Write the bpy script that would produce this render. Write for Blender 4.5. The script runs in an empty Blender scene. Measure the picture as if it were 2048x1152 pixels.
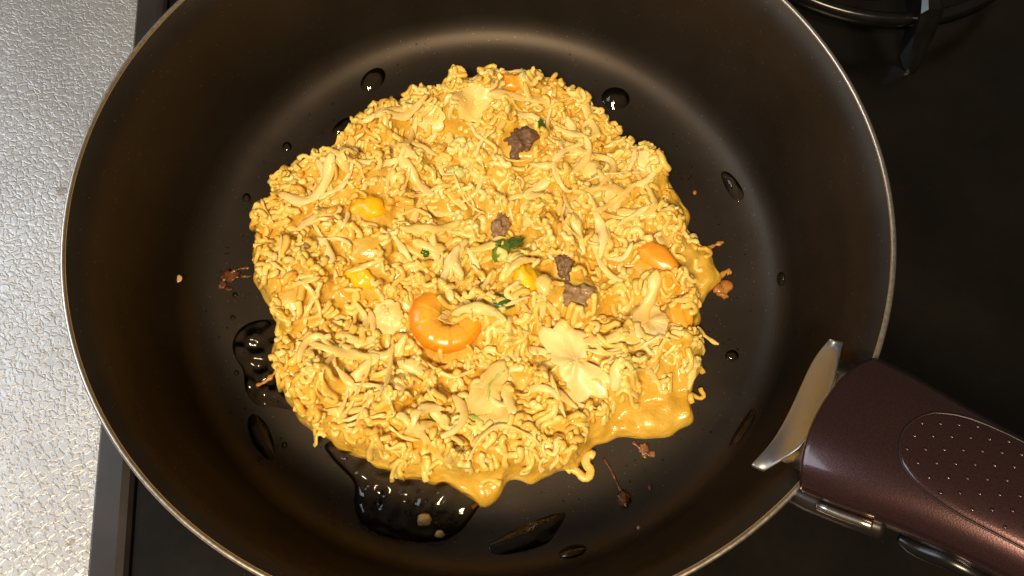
import bpy, math, random
import numpy as np
from mathutils import Vector, Matrix, noise as mnoise

random.seed(11)
rng = np.random.default_rng(11)
R = math.radians
scene = bpy.context.scene
COL = scene.collection

# ------------------------------------------------------------------ camera, world, light, exposure
TH = R(22.46)                       # camera tilt away from straight down
FPX = 1600.0                        # focal length in photograph pixels (2048 wide)
RIM = 0.068                         # height of the pan rim above the inside of its base
CAM = np.array([0.01034, -0.1280, RIM + 0.2219])
cam_d = bpy.data.cameras.new('camera')
cam_d.sensor_width = 36.0
cam_d.lens = 36.0 * FPX / 2048.0
cam_d.clip_start = 0.005
cam_d.clip_end = 50.0
cam = bpy.data.objects.new('camera', cam_d)
COL.objects.link(cam)
cam.location = CAM
cam.rotation_euler = (TH, 0, 0)
scene.camera = cam

vs = scene.view_settings
vs.view_transform = 'Standard'
vs.look = 'None'
vs.exposure = 0.0
vs.gamma = 1.0
vs.use_curve_mapping = False
scene.render.engine = 'CYCLES'
scene.cycles.max_bounces = 10
scene.cycles.caustics_reflective = False
scene.cycles.caustics_refractive = False
scene.cycles.sample_clamp_indirect = 4.0

world = bpy.data.worlds.new('World')
scene.world = world
world.use_nodes = True
wbg = world.node_tree.nodes['Background']
wbg.inputs[0].default_value = (1.0, 0.80, 0.58, 1)
wbg.inputs[1].default_value = 0.085


def area(name, loc, target, size, power, color, shape='DISK', size_y=None):
    d = bpy.data.lights.new(name, 'AREA')
    d.shape = shape
    d.size = size
    if size_y:
        d.size_y = size_y
    d.energy = power
    d.color = color
    o = bpy.data.objects.new(name, d)
    COL.objects.link(o)
    o.location = loc
    o.rotation_euler = (Vector(target) - Vector(loc)).to_track_quat('-Z', 'Y').to_euler()
    return o


WARM = (1.0, 0.76, 0.48)
for k, (lx, ly, lz) in enumerate(((-0.22, -0.62, 1.10), (-0.12, -0.72, 1.10), (0.06, -0.70, 1.12))):
    area('ceiling_lamp', (lx, ly, lz), (0, 0, 0), 0.16, 8.5, WARM)
area('kitchen_window', (-1.2, 0.25, 0.95), (0, 0, 0), 0.7, 7.0, (0.80, 0.90, 1.0), 'RECTANGLE', 0.6)

# ------------------------------------------------------------------ helpers


def at(x, y, z):
    """the point of the place at height z that the photograph shows at pixel x, y"""
    cx, cy = (x - 1024) / FPX, (y - 576) / FPX
    d = np.array([cx, -cy * math.cos(TH) + math.sin(TH), -cy * math.sin(TH) - math.cos(TH)])
    t = (z - CAM[2]) / d[2]
    p = CAM + t * d
    return p


def mesh_obj(name, V, Fc, material, parent=None, smooth=True, col=None):
    me = bpy.data.meshes.new(name)
    me.from_pydata([tuple(map(float, v)) for v in V], [], Fc)
    if smooth:
        me.polygons.foreach_set('use_smooth', [True] * len(me.polygons))
    if col is not None:
        a = me.color_attributes.new('tint', 'FLOAT_COLOR', 'POINT')
        c = np.ones((len(V), 4), np.float32)
        c[:, :3] = col
        a.data.foreach_set('color', c.ravel())
    me.materials.append(material)
    me.update()
    o = bpy.data.objects.new(name, me)
    COL.objects.link(o)
    if parent is not None:
        o.parent = parent
    return o


def empty(name, loc=(0, 0, 0)):
    o = bpy.data.objects.new(name, None)
    o.empty_display_size = 0.01
    COL.objects.link(o)
    o.location = loc
    return o


def tag(o, label=None, cat=None, group=None, kind=None):
    if label: o['label'] = label
    if cat: o['category'] = cat
    if group: o['group'] = group
    if kind: o['kind'] = kind
    return o


class Soup:
    def __init__(self): self.V, self.F, self.n = [], [], 0

    def add(self, V, Fc):
        self.V.append(np.asarray(V, float))
        n = self.n
        self.F.extend([tuple(i + n for i in f) for f in Fc])
        self.n += len(V)

    def build(self, name, material, parent=None, smooth=True):
        return mesh_obj(name, np.concatenate(self.V), self.F, material, parent, smooth)


def lathe(profile, seg=128, closed=False):
    V, Fc = [], []
    n = len(profile)
    for i in range(seg):
        a = 2 * math.pi * i / seg
        for r, z in profile:
            V.append((r * math.cos(a), r * math.sin(a), z))
    for i in range(seg):
        j = (i + 1) % seg
        for k in range(n if closed else n - 1):
            l = (k + 1) % n
            Fc.append((i * n + k, j * n + k, j * n + l, i * n + l))
    return np.array(V), Fc


def tube(P, rad, sides=8, square=0.05, flat=1.0, bevel=True):
    """tube along points P; returns verts and faces, with bevelled flat ends"""
    P = np.asarray(P, float)
    n = len(P)
    rad = np.broadcast_to(np.asarray(rad, float), (n,)).copy()
    T = np.gradient(P, axis=0)
    T /= np.linalg.norm(T, axis=1)[:, None] + 1e-12
    if bevel:
        P = np.concatenate([[P[0] - T[0] * rad[0] * .28], P, [P[-1] + T[-1] * rad[-1] * .28]])
        T = np.concatenate([[T[0]], T, [T[-1]]])
        rad = np.concatenate([[rad[0] * .66], rad, [rad[-1] * .66]])
        n += 2
    up = np.array([0, 0, 1.0]) if abs(T[0][2]) < .9 else np.array([1.0, 0, 0])
    u = np.cross(T[0], up); u /= np.linalg.norm(u)
    V = np.zeros((n * sides + 2, 3))
    a = np.arange(sides) * 2 * math.pi / sides + math.pi / 8
    m = 1 + square * np.cos(4 * (a - math.pi / 8))
    ca, sa = np.cos(a) * m, np.sin(a) * m * flat
    for i in range(n):
        u = u - T[i] * (u @ T[i]); u /= np.linalg.norm(u)
        w = np.cross(T[i], u)
        V[i * sides:(i + 1) * sides] = P[i] + rad[i] * (ca[:, None] * u + sa[:, None] * w)
    V[-2], V[-1] = P[0], P[-1]
    Fc = []
    for i in range(n - 1):
        for k in range(sides):
            l = (k + 1) % sides
            Fc.append((i * sides + k, i * sides + l, (i + 1) * sides + l, (i + 1) * sides + k))
    for k in range(sides):
        l = (k + 1) % sides
        Fc.append((n * sides, l, k))
        Fc.append((n * sides + 1, (n - 1) * sides + k, (n - 1) * sides + l))
    return V, Fc


def box(cx, cy, cz, sx, sy, sz, b=0.0):
    """box with chamfered vertical and top edges"""
    prof = [(1, -sz / 2, 0), (1, sz / 2 - b, 0), (1, sz / 2, b)]
    V, Fc = [], []
    for (_, z, ins) in prof:
        hx, hy = sx / 2 - ins, sy / 2 - ins
        c = b * .8
        V += [(cx + hx - c, cy - hy, cz + z), (cx + hx, cy - hy + c, cz + z), (cx + hx, cy + hy - c, cz + z), (cx + hx - c, cy + hy, cz + z),
              (cx - hx + c, cy + hy, cz + z), (cx - hx, cy + hy - c, cz + z), (cx - hx, cy - hy + c, cz + z), (cx - hx + c, cy - hy, cz + z)]
    for r in range(2):
        for k in range(8):
            l = (k + 1) % 8
            Fc.append((r * 8 + k, r * 8 + l, r * 8 + 8 + l, r * 8 + 8 + k))
    Fc.append(tuple(range(16, 24)))
    Fc.append(tuple(range(7, -1, -1)))
    return np.array(V), Fc


def waves(seed, kmin, kmax, n=14):
    g = np.random.default_rng(seed)
    k = g.uniform(kmin, kmax, n); d = g.uniform(0, 2 * math.pi, n); ph = g.uniform(0, 2 * math.pi, n)
    kx, ky = k * np.cos(d), k * np.sin(d)
    amp = 1.0 / math.sqrt(n / 2)

    def f(x, y):
        x = np.asarray(x, float); y = np.asarray(y, float)
        return amp * np.sin(x[..., None] * kx + y[..., None] * ky + ph).sum(-1)
    return f


# ------------------------------------------------------------------ materials


def principled(name):
    m = bpy.data.materials.new(name)
    m.use_nodes = True
    nt = m.node_tree
    return m, nt, nt.nodes['Principled BSDF']


def N(nt, t, **kw):
    n = nt.nodes.new(t)
    for k, v in kw.items():
        if k in n.inputs: n.inputs[k].default_value = v
        else: setattr(n, k, v)
    return n


def coords(nt, scale=1.0, which='Object'):
    tc = N(nt, 'ShaderNodeTexCoord')
    mp = N(nt, 'ShaderNodeMapping')
    mp.inputs['Scale'].default_value = (scale, scale, scale) if not isinstance(scale, tuple) else scale
    nt.links.new(tc.outputs[which], mp.inputs['Vector'])
    return mp.outputs['Vector']


def ramp(nt, stops):
    r = N(nt, 'ShaderNodeValToRGB')
    e = r.color_ramp.elements
    while len(e) < len(stops): e.new(0.5)
    for el, (p, c) in zip(e, stops):
        el.position = p
        el.color = (c[0], c[1], c[2], 1) if len(c) == 3 else c
    return r


def world_pos(nt, scale):
    g = N(nt, 'ShaderNodeNewGeometry')
    mp = N(nt, 'ShaderNodeMapping')
    mp.inputs['Scale'].default_value = (scale, scale, scale)
    nt.links.new(g.outputs['Position'], mp.inputs['Vector'])
    return mp.outputs['Vector']


def bump(nt, height, strength, dist, bsdf, chain=None):
    b = N(nt, 'ShaderNodeBump')
    b.inputs['Strength'].default_value = strength
    b.inputs['Distance'].default_value = dist
    nt.links.new(height, b.inputs['Height'])
    if chain is not None: nt.links.new(chain, b.inputs['Normal'])
    nt.links.new(b.outputs['Normal'], bsdf.inputs['Normal'])
    return b.outputs['Normal']


def mat_food(name, stops, rough=(0.3, 0.5), sss=0.5, radius=(0.004, 0.002, 0.0007), scale=0.5, bumpscale=900, bumpd=0.00012, coat=0.25, trans=0.0, patch=160):
    """soft wet food: colour varies piece by piece and in patches; subsurface light; wet coat"""
    m, nt, b = principled(name)
    geo = N(nt, 'ShaderNodeNewGeometry')
    oi = N(nt, 'ShaderNodeObjectInfo')
    add = N(nt, 'ShaderNodeMath', operation='ADD')
    nt.links.new(geo.outputs['Random Per Island'], add.inputs[0])
    nt.links.new(oi.outputs['Random'], add.inputs[1])
    fr = N(nt, 'ShaderNodeMath', operation='FRACT')
    nt.links.new(add.outputs[0], fr.inputs[0])
    wp = world_pos(nt, 1.0)
    nz = N(nt, 'ShaderNodeTexNoise')
    nz.inputs['Scale'].default_value = patch
    nz.inputs['Detail'].default_value = 4
    nt.links.new(wp, nz.inputs['Vector'])
    mx = N(nt, 'ShaderNodeMix', data_type='FLOAT')
    mx.inputs[0].default_value = 0.55
    nt.links.new(fr.outputs[0], mx.inputs[2])
    nt.links.new(nz.outputs['Fac'], mx.inputs[3])
    rp = ramp(nt, stops)
    nt.links.new(mx.outputs[0], rp.inputs[0])
    nt.links.new(rp.outputs[0], b.inputs['Base Color'])
    b.inputs['Subsurface Weight'].default_value = sss
    b.inputs['Subsurface Radius'].default_value = radius
    b.inputs['Subsurface Scale'].default_value = scale
    n2 = N(nt, 'ShaderNodeTexNoise')
    n2.inputs['Scale'].default_value = bumpscale
    n2.inputs['Detail'].default_value = 3
    nt.links.new(wp, n2.inputs['Vector'])
    bump(nt, n2.outputs['Fac'], 0.5, bumpd, b)
    mr = N(nt, 'ShaderNodeMapRange')
    mr.inputs[3].default_value, mr.inputs[4].default_value = rough
    nt.links.new(nz.outputs['Fac'], mr.inputs[0])
    nt.links.new(mr.outputs[0], b.inputs['Roughness'])
    b.inputs['Coat Weight'].default_value = coat
    b.inputs['Coat Roughness'].default_value = 0.12
    b.inputs['IOR'].default_value = 1.42
    b.inputs['Transmission Weight'].default_value = trans
    return m


M = {}
M['noodle'] = mat_food('noodle', [(0.12, (0.64, 0.32, 0.034)), (0.30, (0.80, 0.49, 0.085)), (0.56, (0.88, 0.61, 0.17)), (0.85, (0.92, 0.73, 0.32))], rough=(0.28, 0.55), sss=0.7, radius=(0.0035, 0.0021, 0.0008), scale=0.45, coat=0.3, bumpscale=1100, bumpd=0.0002, patch=120)
M['batter'] = mat_food('egg_batter', [(0.25, (0.46, 0.225, 0.016)), (0.42, (0.60, 0.36, 0.038)), (0.58, (0.71, 0.48, 0.085)), (0.78, (0.81, 0.62, 0.22))], rough=(0.16, 0.4), radius=(0.005, 0.003, 0.0010), scale=0.4, bumpscale=420, bumpd=0.0012, coat=0.5, patch=110)
M['cabbage'] = mat_food('cabbage', [(0.2, (0.78, 0.53, 0.13)), (0.5, (0.83, 0.62, 0.22)), (0.8, (0.87, 0.70, 0.34))], rough=(0.3, 0.5), sss=0.5, scale=0.08, bumpscale=500, bumpd=0.0003, coat=0.2)
M['meat'] = mat_food('minced_meat', [(0.25, (0.10, 0.050, 0.022)), (0.5, (0.20, 0.115, 0.055)), (0.8, (0.34, 0.22, 0.11))], rough=(0.35, 0.6), sss=0.2, radius=(0.002, 0.0008, 0.0004), bumpscale=900, bumpd=0.0012, patch=600, coat=0.15)
M['corn'] = mat_food('yellow_kernel', [(0.3, (0.92, 0.46, 0.006)), (0.7, (0.95, 0.64, 0.015))], rough=(0.22, 0.4), sss=0.5, radius=(0.004, 0.002, 0.0003), bumpscale=350, bumpd=0.0003)
M['scallion'] = mat_food('scallion', [(0.2, (0.035, 0.085, 0.012)), (0.55, (0.07, 0.16, 0.02)), (0.85, (0.22, 0.30, 0.05))], rough=(0.2, 0.35), sss=0.25, radius=(0.001, 0.002, 0.0004), bumpscale=500, bumpd=0.0002, patch=300)
M['pale_scallion'] = mat_food('pale_scallion', [(0.3, (0.40, 0.44, 0.08)), (0.7, (0.62, 0.60, 0.20))], rough=(0.2, 0.35), sss=0.5, bumpscale=500)
M['toasted'] = mat_food('toasted_batter', [(0.3, (0.36, 0.155, 0.03)), (0.7, (0.62, 0.32, 0.07))], rough=(0.3, 0.5), sss=0.4, bumpscale=500, bumpd=0.0003)
M['burnt'] = mat_food('burnt_bits', [(0.25, (0.05, 0.018, 0.006)), (0.55, (0.16, 0.06, 0.02)), (0.8, (0.34, 0.17, 0.07))], rough=(0.25, 0.5), sss=0.1, bumpscale=900, bumpd=0.0004, patch=700, coat=0.4)
M['orange'] = mat_food('orange_piece', [(0.25, (0.72, 0.20, 0.008)), (0.5, (0.84, 0.36, 0.02)), (0.8, (0.86, 0.52, 0.10))], rough=(0.22, 0.4), sss=0.5, radius=(0.004, 0.002, 0.0003), scale=.3, bumpscale=350, bumpd=0.0003, patch=90)
M['deep_orange'] = mat_food('deep_orange', [(0.2, (0.78, 0.17, 0.006)), (0.55, (0.88, 0.30, 0.012)), (0.9, (0.88, 0.42, 0.04))], rough=(0.38, 0.55), sss=0.4, radius=(0.004, 0.002, 0.0003), scale=.2, bumpscale=350, bumpd=0.0003, patch=200)
M['crumb'] = mat_food('crumb', [(0.3, (0.60, 0.38, 0.15)), (0.7, (0.74, 0.55, 0.27))], rough=(0.4, 0.6), sss=0.3, bumpscale=900, bumpd=0.0003)


def mat_shrimp():
    m, nt, b = principled('shrimp')
    vc = N(nt, 'ShaderNodeVertexColor', layer_name='tint')
    wp = world_pos(nt, 1.0)
    nz = N(nt, 'ShaderNodeTexNoise')
    nz.inputs['Scale'].default_value = 420
    nz.inputs['Detail'].default_value = 4
    nt.links.new(wp, nz.inputs['Vector'])
    mx = N(nt, 'ShaderNodeMix', data_type='RGBA', blend_type='OVERLAY')
    mx.inputs[0].default_value = 0.3
    nt.links.new(vc.outputs['Color'], mx.inputs[6])
    nt.links.new(nz.outputs['Fac'], mx.inputs[7])
    nt.links.new(mx.outputs[2], b.inputs['Base Color'])
    b.inputs['Subsurface Weight'].default_value = 0.5
    b.inputs['Subsurface Radius'].default_value = (0.004, 0.0018, 0.0006)
    b.inputs['Subsurface Scale'].default_value = 0.5
    b.inputs['Roughness'].default_value = 0.3
    b.inputs['Coat Weight'].default_value = 0.35
    b.inputs['Coat Roughness'].default_value = 0.15
    bump(nt, nz.outputs['Fac'], 0.5, 0.0003, b)
    return m


M['shrimp'] = mat_shrimp()


def mat_coating():
    m, nt, b = principled('nonstick_coating')
    v = coords(nt, 1.0)
    big = N(nt, 'ShaderNodeTexNoise'); big.inputs['Scale'].default_value = 38; big.inputs['Detail'].default_value = 5
    fine = N(nt, 'ShaderNodeTexNoise'); fine.inputs['Scale'].default_value = 2600; fine.inputs['Detail'].default_value = 2
    vor = N(nt, 'ShaderNodeTexVoronoi'); vor.inputs['Scale'].default_value = 750
    for n in (big, fine, vor): nt.links.new(v, n.inputs['Vector'])
    base = ramp(nt, [(0.35, (0.056, 0.047, 0.039)), (0.7, (0.068, 0.058, 0.049))])
    nt.links.new(big.outputs['Fac'], base.inputs[0])
    spark = ramp(nt, [(0.09, (1, 1, 1)), (0.18, (0, 0, 0))])
    nt.links.new(vor.outputs['Distance'], spark.inputs[0])
    cellr = N(nt, 'ShaderNodeMath', operation='GREATER_THAN'); cellr.inputs[1].default_value = 0.86
    sep = N(nt, 'ShaderNodeSeparateColor')
    nt.links.new(vor.outputs['Color'], sep.inputs[0])
    nt.links.new(sep.outputs[0], cellr.inputs[0])
    mul = N(nt, 'ShaderNodeMath', operation='MULTIPLY')
    nt.links.new(spark.outputs[0], mul.inputs[0]); nt.links.new(cellr.outputs[0], mul.inputs[1])
    mix = N(nt, 'ShaderNodeMix', data_type='RGBA')
    mix.inputs[7].default_value = (0.20, 0.165, 0.125, 1)
    nt.links.new(mul.outputs[0], mix.inputs[0]); nt.links.new(base.outputs[0], mix.inputs[6])
    nt.links.new(mix.outputs[2], b.inputs['Base Color'])
    mr = N(nt, 'ShaderNodeMapRange'); mr.inputs[3].default_value = 0.47; mr.inputs[4].default_value = 0.57
    nt.links.new(big.outputs['Fac'], mr.inputs[0]); nt.links.new(mr.outputs[0], b.inputs['Roughness'])
    b.inputs['Metallic'].default_value = 0.92
    b.inputs['Specular Tint'].default_value = (0.12, 0.11, 0.10, 1)
    bump(nt, fine.outputs['Fac'], 0.35, 0.00012, b)
    return m


M['coating'] = mat_coating()


def mat_metal(name, color, rough, noise_scale=900, var=0.12, bumpd=0.00003):
    m, nt, b = principled(name)
    v = coords(nt, 1.0)
    nz = N(nt, 'ShaderNodeTexNoise'); nz.inputs['Scale'].default_value = noise_scale; nz.inputs['Detail'].default_value = 4
    nt.links.new(v, nz.inputs['Vector'])
    mr = N(nt, 'ShaderNodeMapRange'); mr.inputs[3].default_value = rough - var; mr.inputs[4].default_value = rough + var
    nt.links.new(nz.outputs['Fac'], mr.inputs[0]); nt.links.new(mr.outputs[0], b.inputs['Roughness'])
    b.inputs['Base Color'].default_value = (*color, 1)
    b.inputs['Metallic'].default_value = 1.0
    bump(nt, nz.outputs['Fac'], 0.3, bumpd, b)
    return m


M['aluminium'] = mat_metal('bare_aluminium', (0.72, 0.64, 0.54), 0.36)
M['steel'] = mat_metal('clip_steel', (0.62, 0.58, 0.52), 0.26, 200, 0.08)
M['dull_steel'] = mat_metal('clamp_steel', (0.30, 0.32, 0.36), 0.46, 300, 0.1)
M['dull_steel'].node_tree.nodes['Principled BSDF'].inputs['Metallic'].default_value = 0.85


def mat_plain(name, color, rough, metallic=0.0, coat=0.0, noise_scale=60, var=0.06, bumpd=0.00002, spec=0.5):
    m, nt, b = principled(name)
    v = coords(nt, 1.0)
    nz = N(nt, 'ShaderNodeTexNoise'); nz.inputs['Scale'].default_value = noise_scale; nz.inputs['Detail'].default_value = 6
    nt.links.new(v, nz.inputs['Vector'])
    rp = ramp(nt, [(0.3, tuple(c * 0.75 for c in color)), (0.7, tuple(c * 1.25 for c in color))])
    nt.links.new(nz.outputs['Fac'], rp.inputs[0]); nt.links.new(rp.outputs[0], b.inputs['Base Color'])
    mr = N(nt, 'ShaderNodeMapRange'); mr.inputs[3].default_value = max(0.02, rough - var); mr.inputs[4].default_value = rough + var
    nt.links.new(nz.outputs['Fac'], mr.inputs[0]); nt.links.new(mr.outputs[0], b.inputs['Roughness'])
    b.inputs['Metallic'].default_value = metallic
    b.inputs['Coat Weight'].default_value = coat
    b.inputs['Specular IOR Level'].default_value = spec
    bump(nt, nz.outputs['Fac'], 0.2, bumpd, b)
    return m


def mat_handle():
    """dark metallic burgundy plastic with fine flakes under a clear coat"""
    m, nt, b = principled('burgundy_metallic')
    v = coords(nt, 1.0)
    nz = N(nt, 'ShaderNodeTexNoise'); nz.inputs['Scale'].default_value = 2600; nz.inputs['Detail'].default_value = 2
    nt.links.new(v, nz.inputs['Vector'])
    rp = ramp(nt, [(0.25, (0.034, 0.015, 0.018)), (0.75, (0.068, 0.030, 0.031))])
    nt.links.new(nz.outputs['Fac'], rp.inputs[0]); nt.links.new(rp.outputs[0], b.inputs['Base Color'])
    b.inputs['Metallic'].default_value = 0.7
    b.inputs['Roughness'].default_value = 0.30
    b.inputs['Coat Weight'].default_value = 0.8
    b.inputs['Coat Roughness'].default_value = 0.10
    bump(nt, nz.outputs['Fac'], 0.5, 0.00006, b)
    return m


M['handle'] = mat_handle()
M['handle_dark'] = mat_plain('dark_plastic', (0.012, 0.008, 0.008), 0.38)
M['enamel'] = mat_plain('black_enamel', (0.004, 0.004, 0.004), 0.24, noise_scale=120, bumpd=0.0003, var=0.08)
M['pan_outside'] = mat_plain('pan_outside', (0.03, 0.018, 0.016), 0.35)


def mat_glass_top():
    m, nt, b = principled('black_glass')
    v = coords(nt, 1.0)
    nz = N(nt, 'ShaderNodeTexNoise'); nz.inputs['Scale'].default_value = 22; nz.inputs['Detail'].default_value = 8; nz.inputs['Roughness'].default_value = 0.65
    fn = N(nt, 'ShaderNodeTexNoise'); fn.inputs['Scale'].default_value = 700; fn.inputs['Detail'].default_value = 3
    nt.links.new(v, nz.inputs['Vector']); nt.links.new(v, fn.inputs['Vector'])
    rp = ramp(nt, [(0.3, (0.002, 0.0018, 0.0014)), (0.75, (0.006, 0.005, 0.0036))])
    nt.links.new(nz.outputs['Fac'], rp.inputs[0])
    sp = ramp(nt, [(0.74, (0, 0, 0)), (0.80, (1, 1, 1))])
    nt.links.new(fn.outputs['Fac'], sp.inputs[0])
    mix = N(nt, 'ShaderNodeMix', data_type='RGBA'); mix.inputs[7].default_value = (0.06, 0.05, 0.035, 1)
    nt.links.new(sp.outputs[0], mix.inputs[0]); nt.links.new(rp.outputs[0], mix.inputs[6])
    nt.links.new(mix.outputs[2], b.inputs['Base Color'])
    mr = N(nt, 'ShaderNodeMapRange'); mr.inputs[3].default_value = 0.12; mr.inputs[4].default_value = 0.34
    nt.links.new(nz.outputs['Fac'], mr.inputs[0]); nt.links.new(mr.outputs[0], b.inputs['Roughness'])
    return m


M['glass_top'] = mat_glass_top()
M['frame'] = mat_plain('black_frame', (0.020, 0.017, 0.016), 0.36)


def mat_counter():
    """embossed stainless sheet: small interlocking plates with raised edges"""
    m, nt, b = principled('embossed_steel')
    v = coords(nt, 1.0)
    warp = N(nt, 'ShaderNodeTexNoise'); warp.inputs['Scale'].default_value = 260; warp.inputs['Detail'].default_value = 2
    nt.links.new(v, warp.inputs['Vector'])
    ma = N(nt, 'ShaderNodeVectorMath', operation='MULTIPLY_ADD')
    ma.inputs[1].default_value = (0.006, 0.006, 0.0)
    nt.links.new(warp.outputs['Color'], ma.inputs[0]); nt.links.new(v, ma.inputs[2])
    vor = N(nt, 'ShaderNodeTexVoronoi', feature='DISTANCE_TO_EDGE', distance='CHEBYCHEV') if False else N(nt, 'ShaderNodeTexVoronoi', feature='DISTANCE_TO_EDGE')
    vor.inputs['Scale'].default_value = 310
    nt.links.new(ma.outputs[0], vor.inputs['Vector'])
    edge = ramp(nt, [(0.0, (0, 0, 0)), (0.16, (1, 1, 1))])
    edge.color_ramp.interpolation = 'B_SPLINE'
    nt.links.new(vor.outputs['Distance'], edge.inputs[0])
    vc = N(nt, 'ShaderNodeTexVoronoi'); vc.inputs['Scale'].default_value = 310
    nt.links.new(ma.outputs[0], vc.inputs['Vector'])
    sep = N(nt, 'ShaderNodeSeparateColor'); nt.links.new(vc.outputs['Color'], sep.inputs[0])
    hm = N(nt, 'ShaderNodeMath', operation='MULTIPLY_ADD'); hm.inputs[1].default_value = 0.55
    nt.links.new(sep.outputs[0], hm.inputs[0]); nt.links.new(edge.outputs[0], hm.inputs[2])
    big = N(nt, 'ShaderNodeTexNoise'); big.inputs['Scale'].default_value = 17; big.inputs['Detail'].default_value = 4
    nt.links.new(v, big.inputs['Vector'])
    st = N(nt, 'ShaderNodeTexNoise'); st.inputs['Scale'].default_value = 60; st.inputs['Detail'].default_value = 5
    nt.links.new(v, st.inputs['Vector'])
    stain = ramp(nt, [(0.66, (0, 0, 0)), (0.74, (1, 1, 1))])
    nt.links.new(st.outputs['Fac'], stain.inputs[0])
    colr = ramp(nt, [(0.3, (0.50, 0.505, 0.515)), (0.7, (0.62, 0.63, 0.645))])
    nt.links.new(big.outputs['Fac'], colr.inputs[0])
    mix = N(nt, 'ShaderNodeMix', data_type='RGBA'); mix.inputs[7].default_value = (0.22, 0.16, 0.12, 1)
    fm = N(nt, 'ShaderNodeMath', operation='MULTIPLY'); fm.inputs[1].default_value = 0.6
    nt.links.new(stain.outputs[0], fm.inputs[0])
    nt.links.new(fm.outputs[0], mix.inputs[0]); nt.links.new(colr.outputs[0], mix.inputs[6])
    nt.links.new(mix.outputs[2], b.inputs['Base Color'])
    b.inputs['Metallic'].default_value = 0.85
    b.inputs['Roughness'].default_value = 0.48
    bump(nt, hm.outputs[0], 0.33, 0.0006, b)
    return m


M['counter'] = mat_counter()


def mat_oil():
    """thin clear film: see-through, a little darker where it stands steep, mirror-like by Fresnel"""
    m = bpy.data.materials.new('cooking_oil')
    m.use_nodes = True
    nt = m.node_tree
    nt.nodes.remove(nt.nodes['Principled BSDF'])
    out = nt.nodes['Material Output']
    wp = world_pos(nt, 1.0)
    nz = N(nt, 'ShaderNodeTexNoise'); nz.inputs['Scale'].default_value = 420; nz.inputs['Detail'].default_value = 2
    nt.links.new(wp, nz.inputs['Vector'])
    bp = N(nt, 'ShaderNodeBump'); bp.inputs['Strength'].default_value = 0.15; bp.inputs['Distance'].default_value = 0.0004
    nt.links.new(nz.outputs['Fac'], bp.inputs['Height'])
    lw = N(nt, 'ShaderNodeLayerWeight'); lw.inputs['Blend'].default_value = 0.5
    nt.links.new(bp.outputs[0], lw.inputs['Normal'])
    rp = ramp(nt, [(0.03, (0.95, 0.91, 0.82)), (0.5, (0.45, 0.40, 0.32))])  # steep rims tinted dark, standing in for light that refraction bends away
    nt.links.new(lw.outputs['Facing'], rp.inputs[0])
    tr = N(nt, 'ShaderNodeBsdfTransparent'); nt.links.new(rp.outputs[0], tr.inputs[0])
    gl = N(nt, 'ShaderNodeBsdfGlossy'); gl.inputs['Roughness'].default_value = 0.05
    nt.links.new(bp.outputs[0], gl.inputs['Normal'])
    fn = N(nt, 'ShaderNodeFresnel'); fn.inputs['IOR'].default_value = 1.45
    nt.links.new(bp.outputs[0], fn.inputs['Normal'])
    mx = N(nt, 'ShaderNodeMixShader')
    nt.links.new(fn.outputs[0], mx.inputs[0]); nt.links.new(tr.outputs[0], mx.inputs[1]); nt.links.new(gl.outputs[0], mx.inputs[2])
    nt.links.new(mx.outputs[0], out.inputs['Surface'])
    return m


M['oil'] = mat_oil()

# ------------------------------------------------------------------ setting: cooktop, its frame, the steel counter
S = -0.040                                   # height of the cooktop glass
e0, e1 = at(274, 0, S + .003), at(175, 1152, S + .003)
edge_dir = (e0 - e1)[:2]; edge_dir /= np.linalg.norm(edge_dir)
yaw = math.atan2(edge_dir[1], edge_dir[0]) - math.pi / 2
edge_mid = (e0 + e1)[:2] / 2


def placed(o):
    o.location = (edge_mid[0], edge_mid[1], 0)
    o.rotation_euler = (0, 0, yaw)
    return o


def sheet(x0, x1, y0, y1, z, th=0.004):
    return box((x0 + x1) / 2, (y0 + y1) / 2, z - th / 2, x1 - x0, y1 - y0, th, 0.0004)


V, Fc = sheet(0.0152, 0.75, -0.45, 0.55, S, 0.006)
tag(placed(mesh_obj('cooktop', V, Fc, M['glass_top'], smooth=False)), 'black glass gas cooktop under the frying pan', 'cooktop', kind='structure')
soup = Soup()
prof = [(0.0, S - .004), (0.0, S + .0022), (0.0008, S + .0032), (0.0105, S + .0036), (0.0135, S + .0030), (0.0148, S + .0012), (0.0150, S - .004)]
Vp = [(x, y, z) for y in (-0.45, 0.55) for (x, z) in prof]
n = len(prof)
Fp = [(k, k + 1, n + k + 1, n + k) for k in range(n - 1)] + [tuple(range(n))[::-1], tuple(range(n, 2 * n)), (0, n, 2 * n - 1, n - 1)]
fr = placed(mesh_obj('cooktop_frame', np.array(Vp), Fp, M['frame'], smooth=False))
tag(fr, 'dark metal edge strip between the cooktop glass and the steel counter', 'edge strip', kind='structure')
V, Fc = sheet(-0.6, -0.0006, -0.45, 0.55, S + .0008, 0.004)
tag(placed(mesh_obj('counter', V, Fc, M['counter'], smooth=False)), 'embossed stainless steel counter left of the cooktop', 'counter', kind='structure')

# ------------------------------------------------------------------ burner grates


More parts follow.
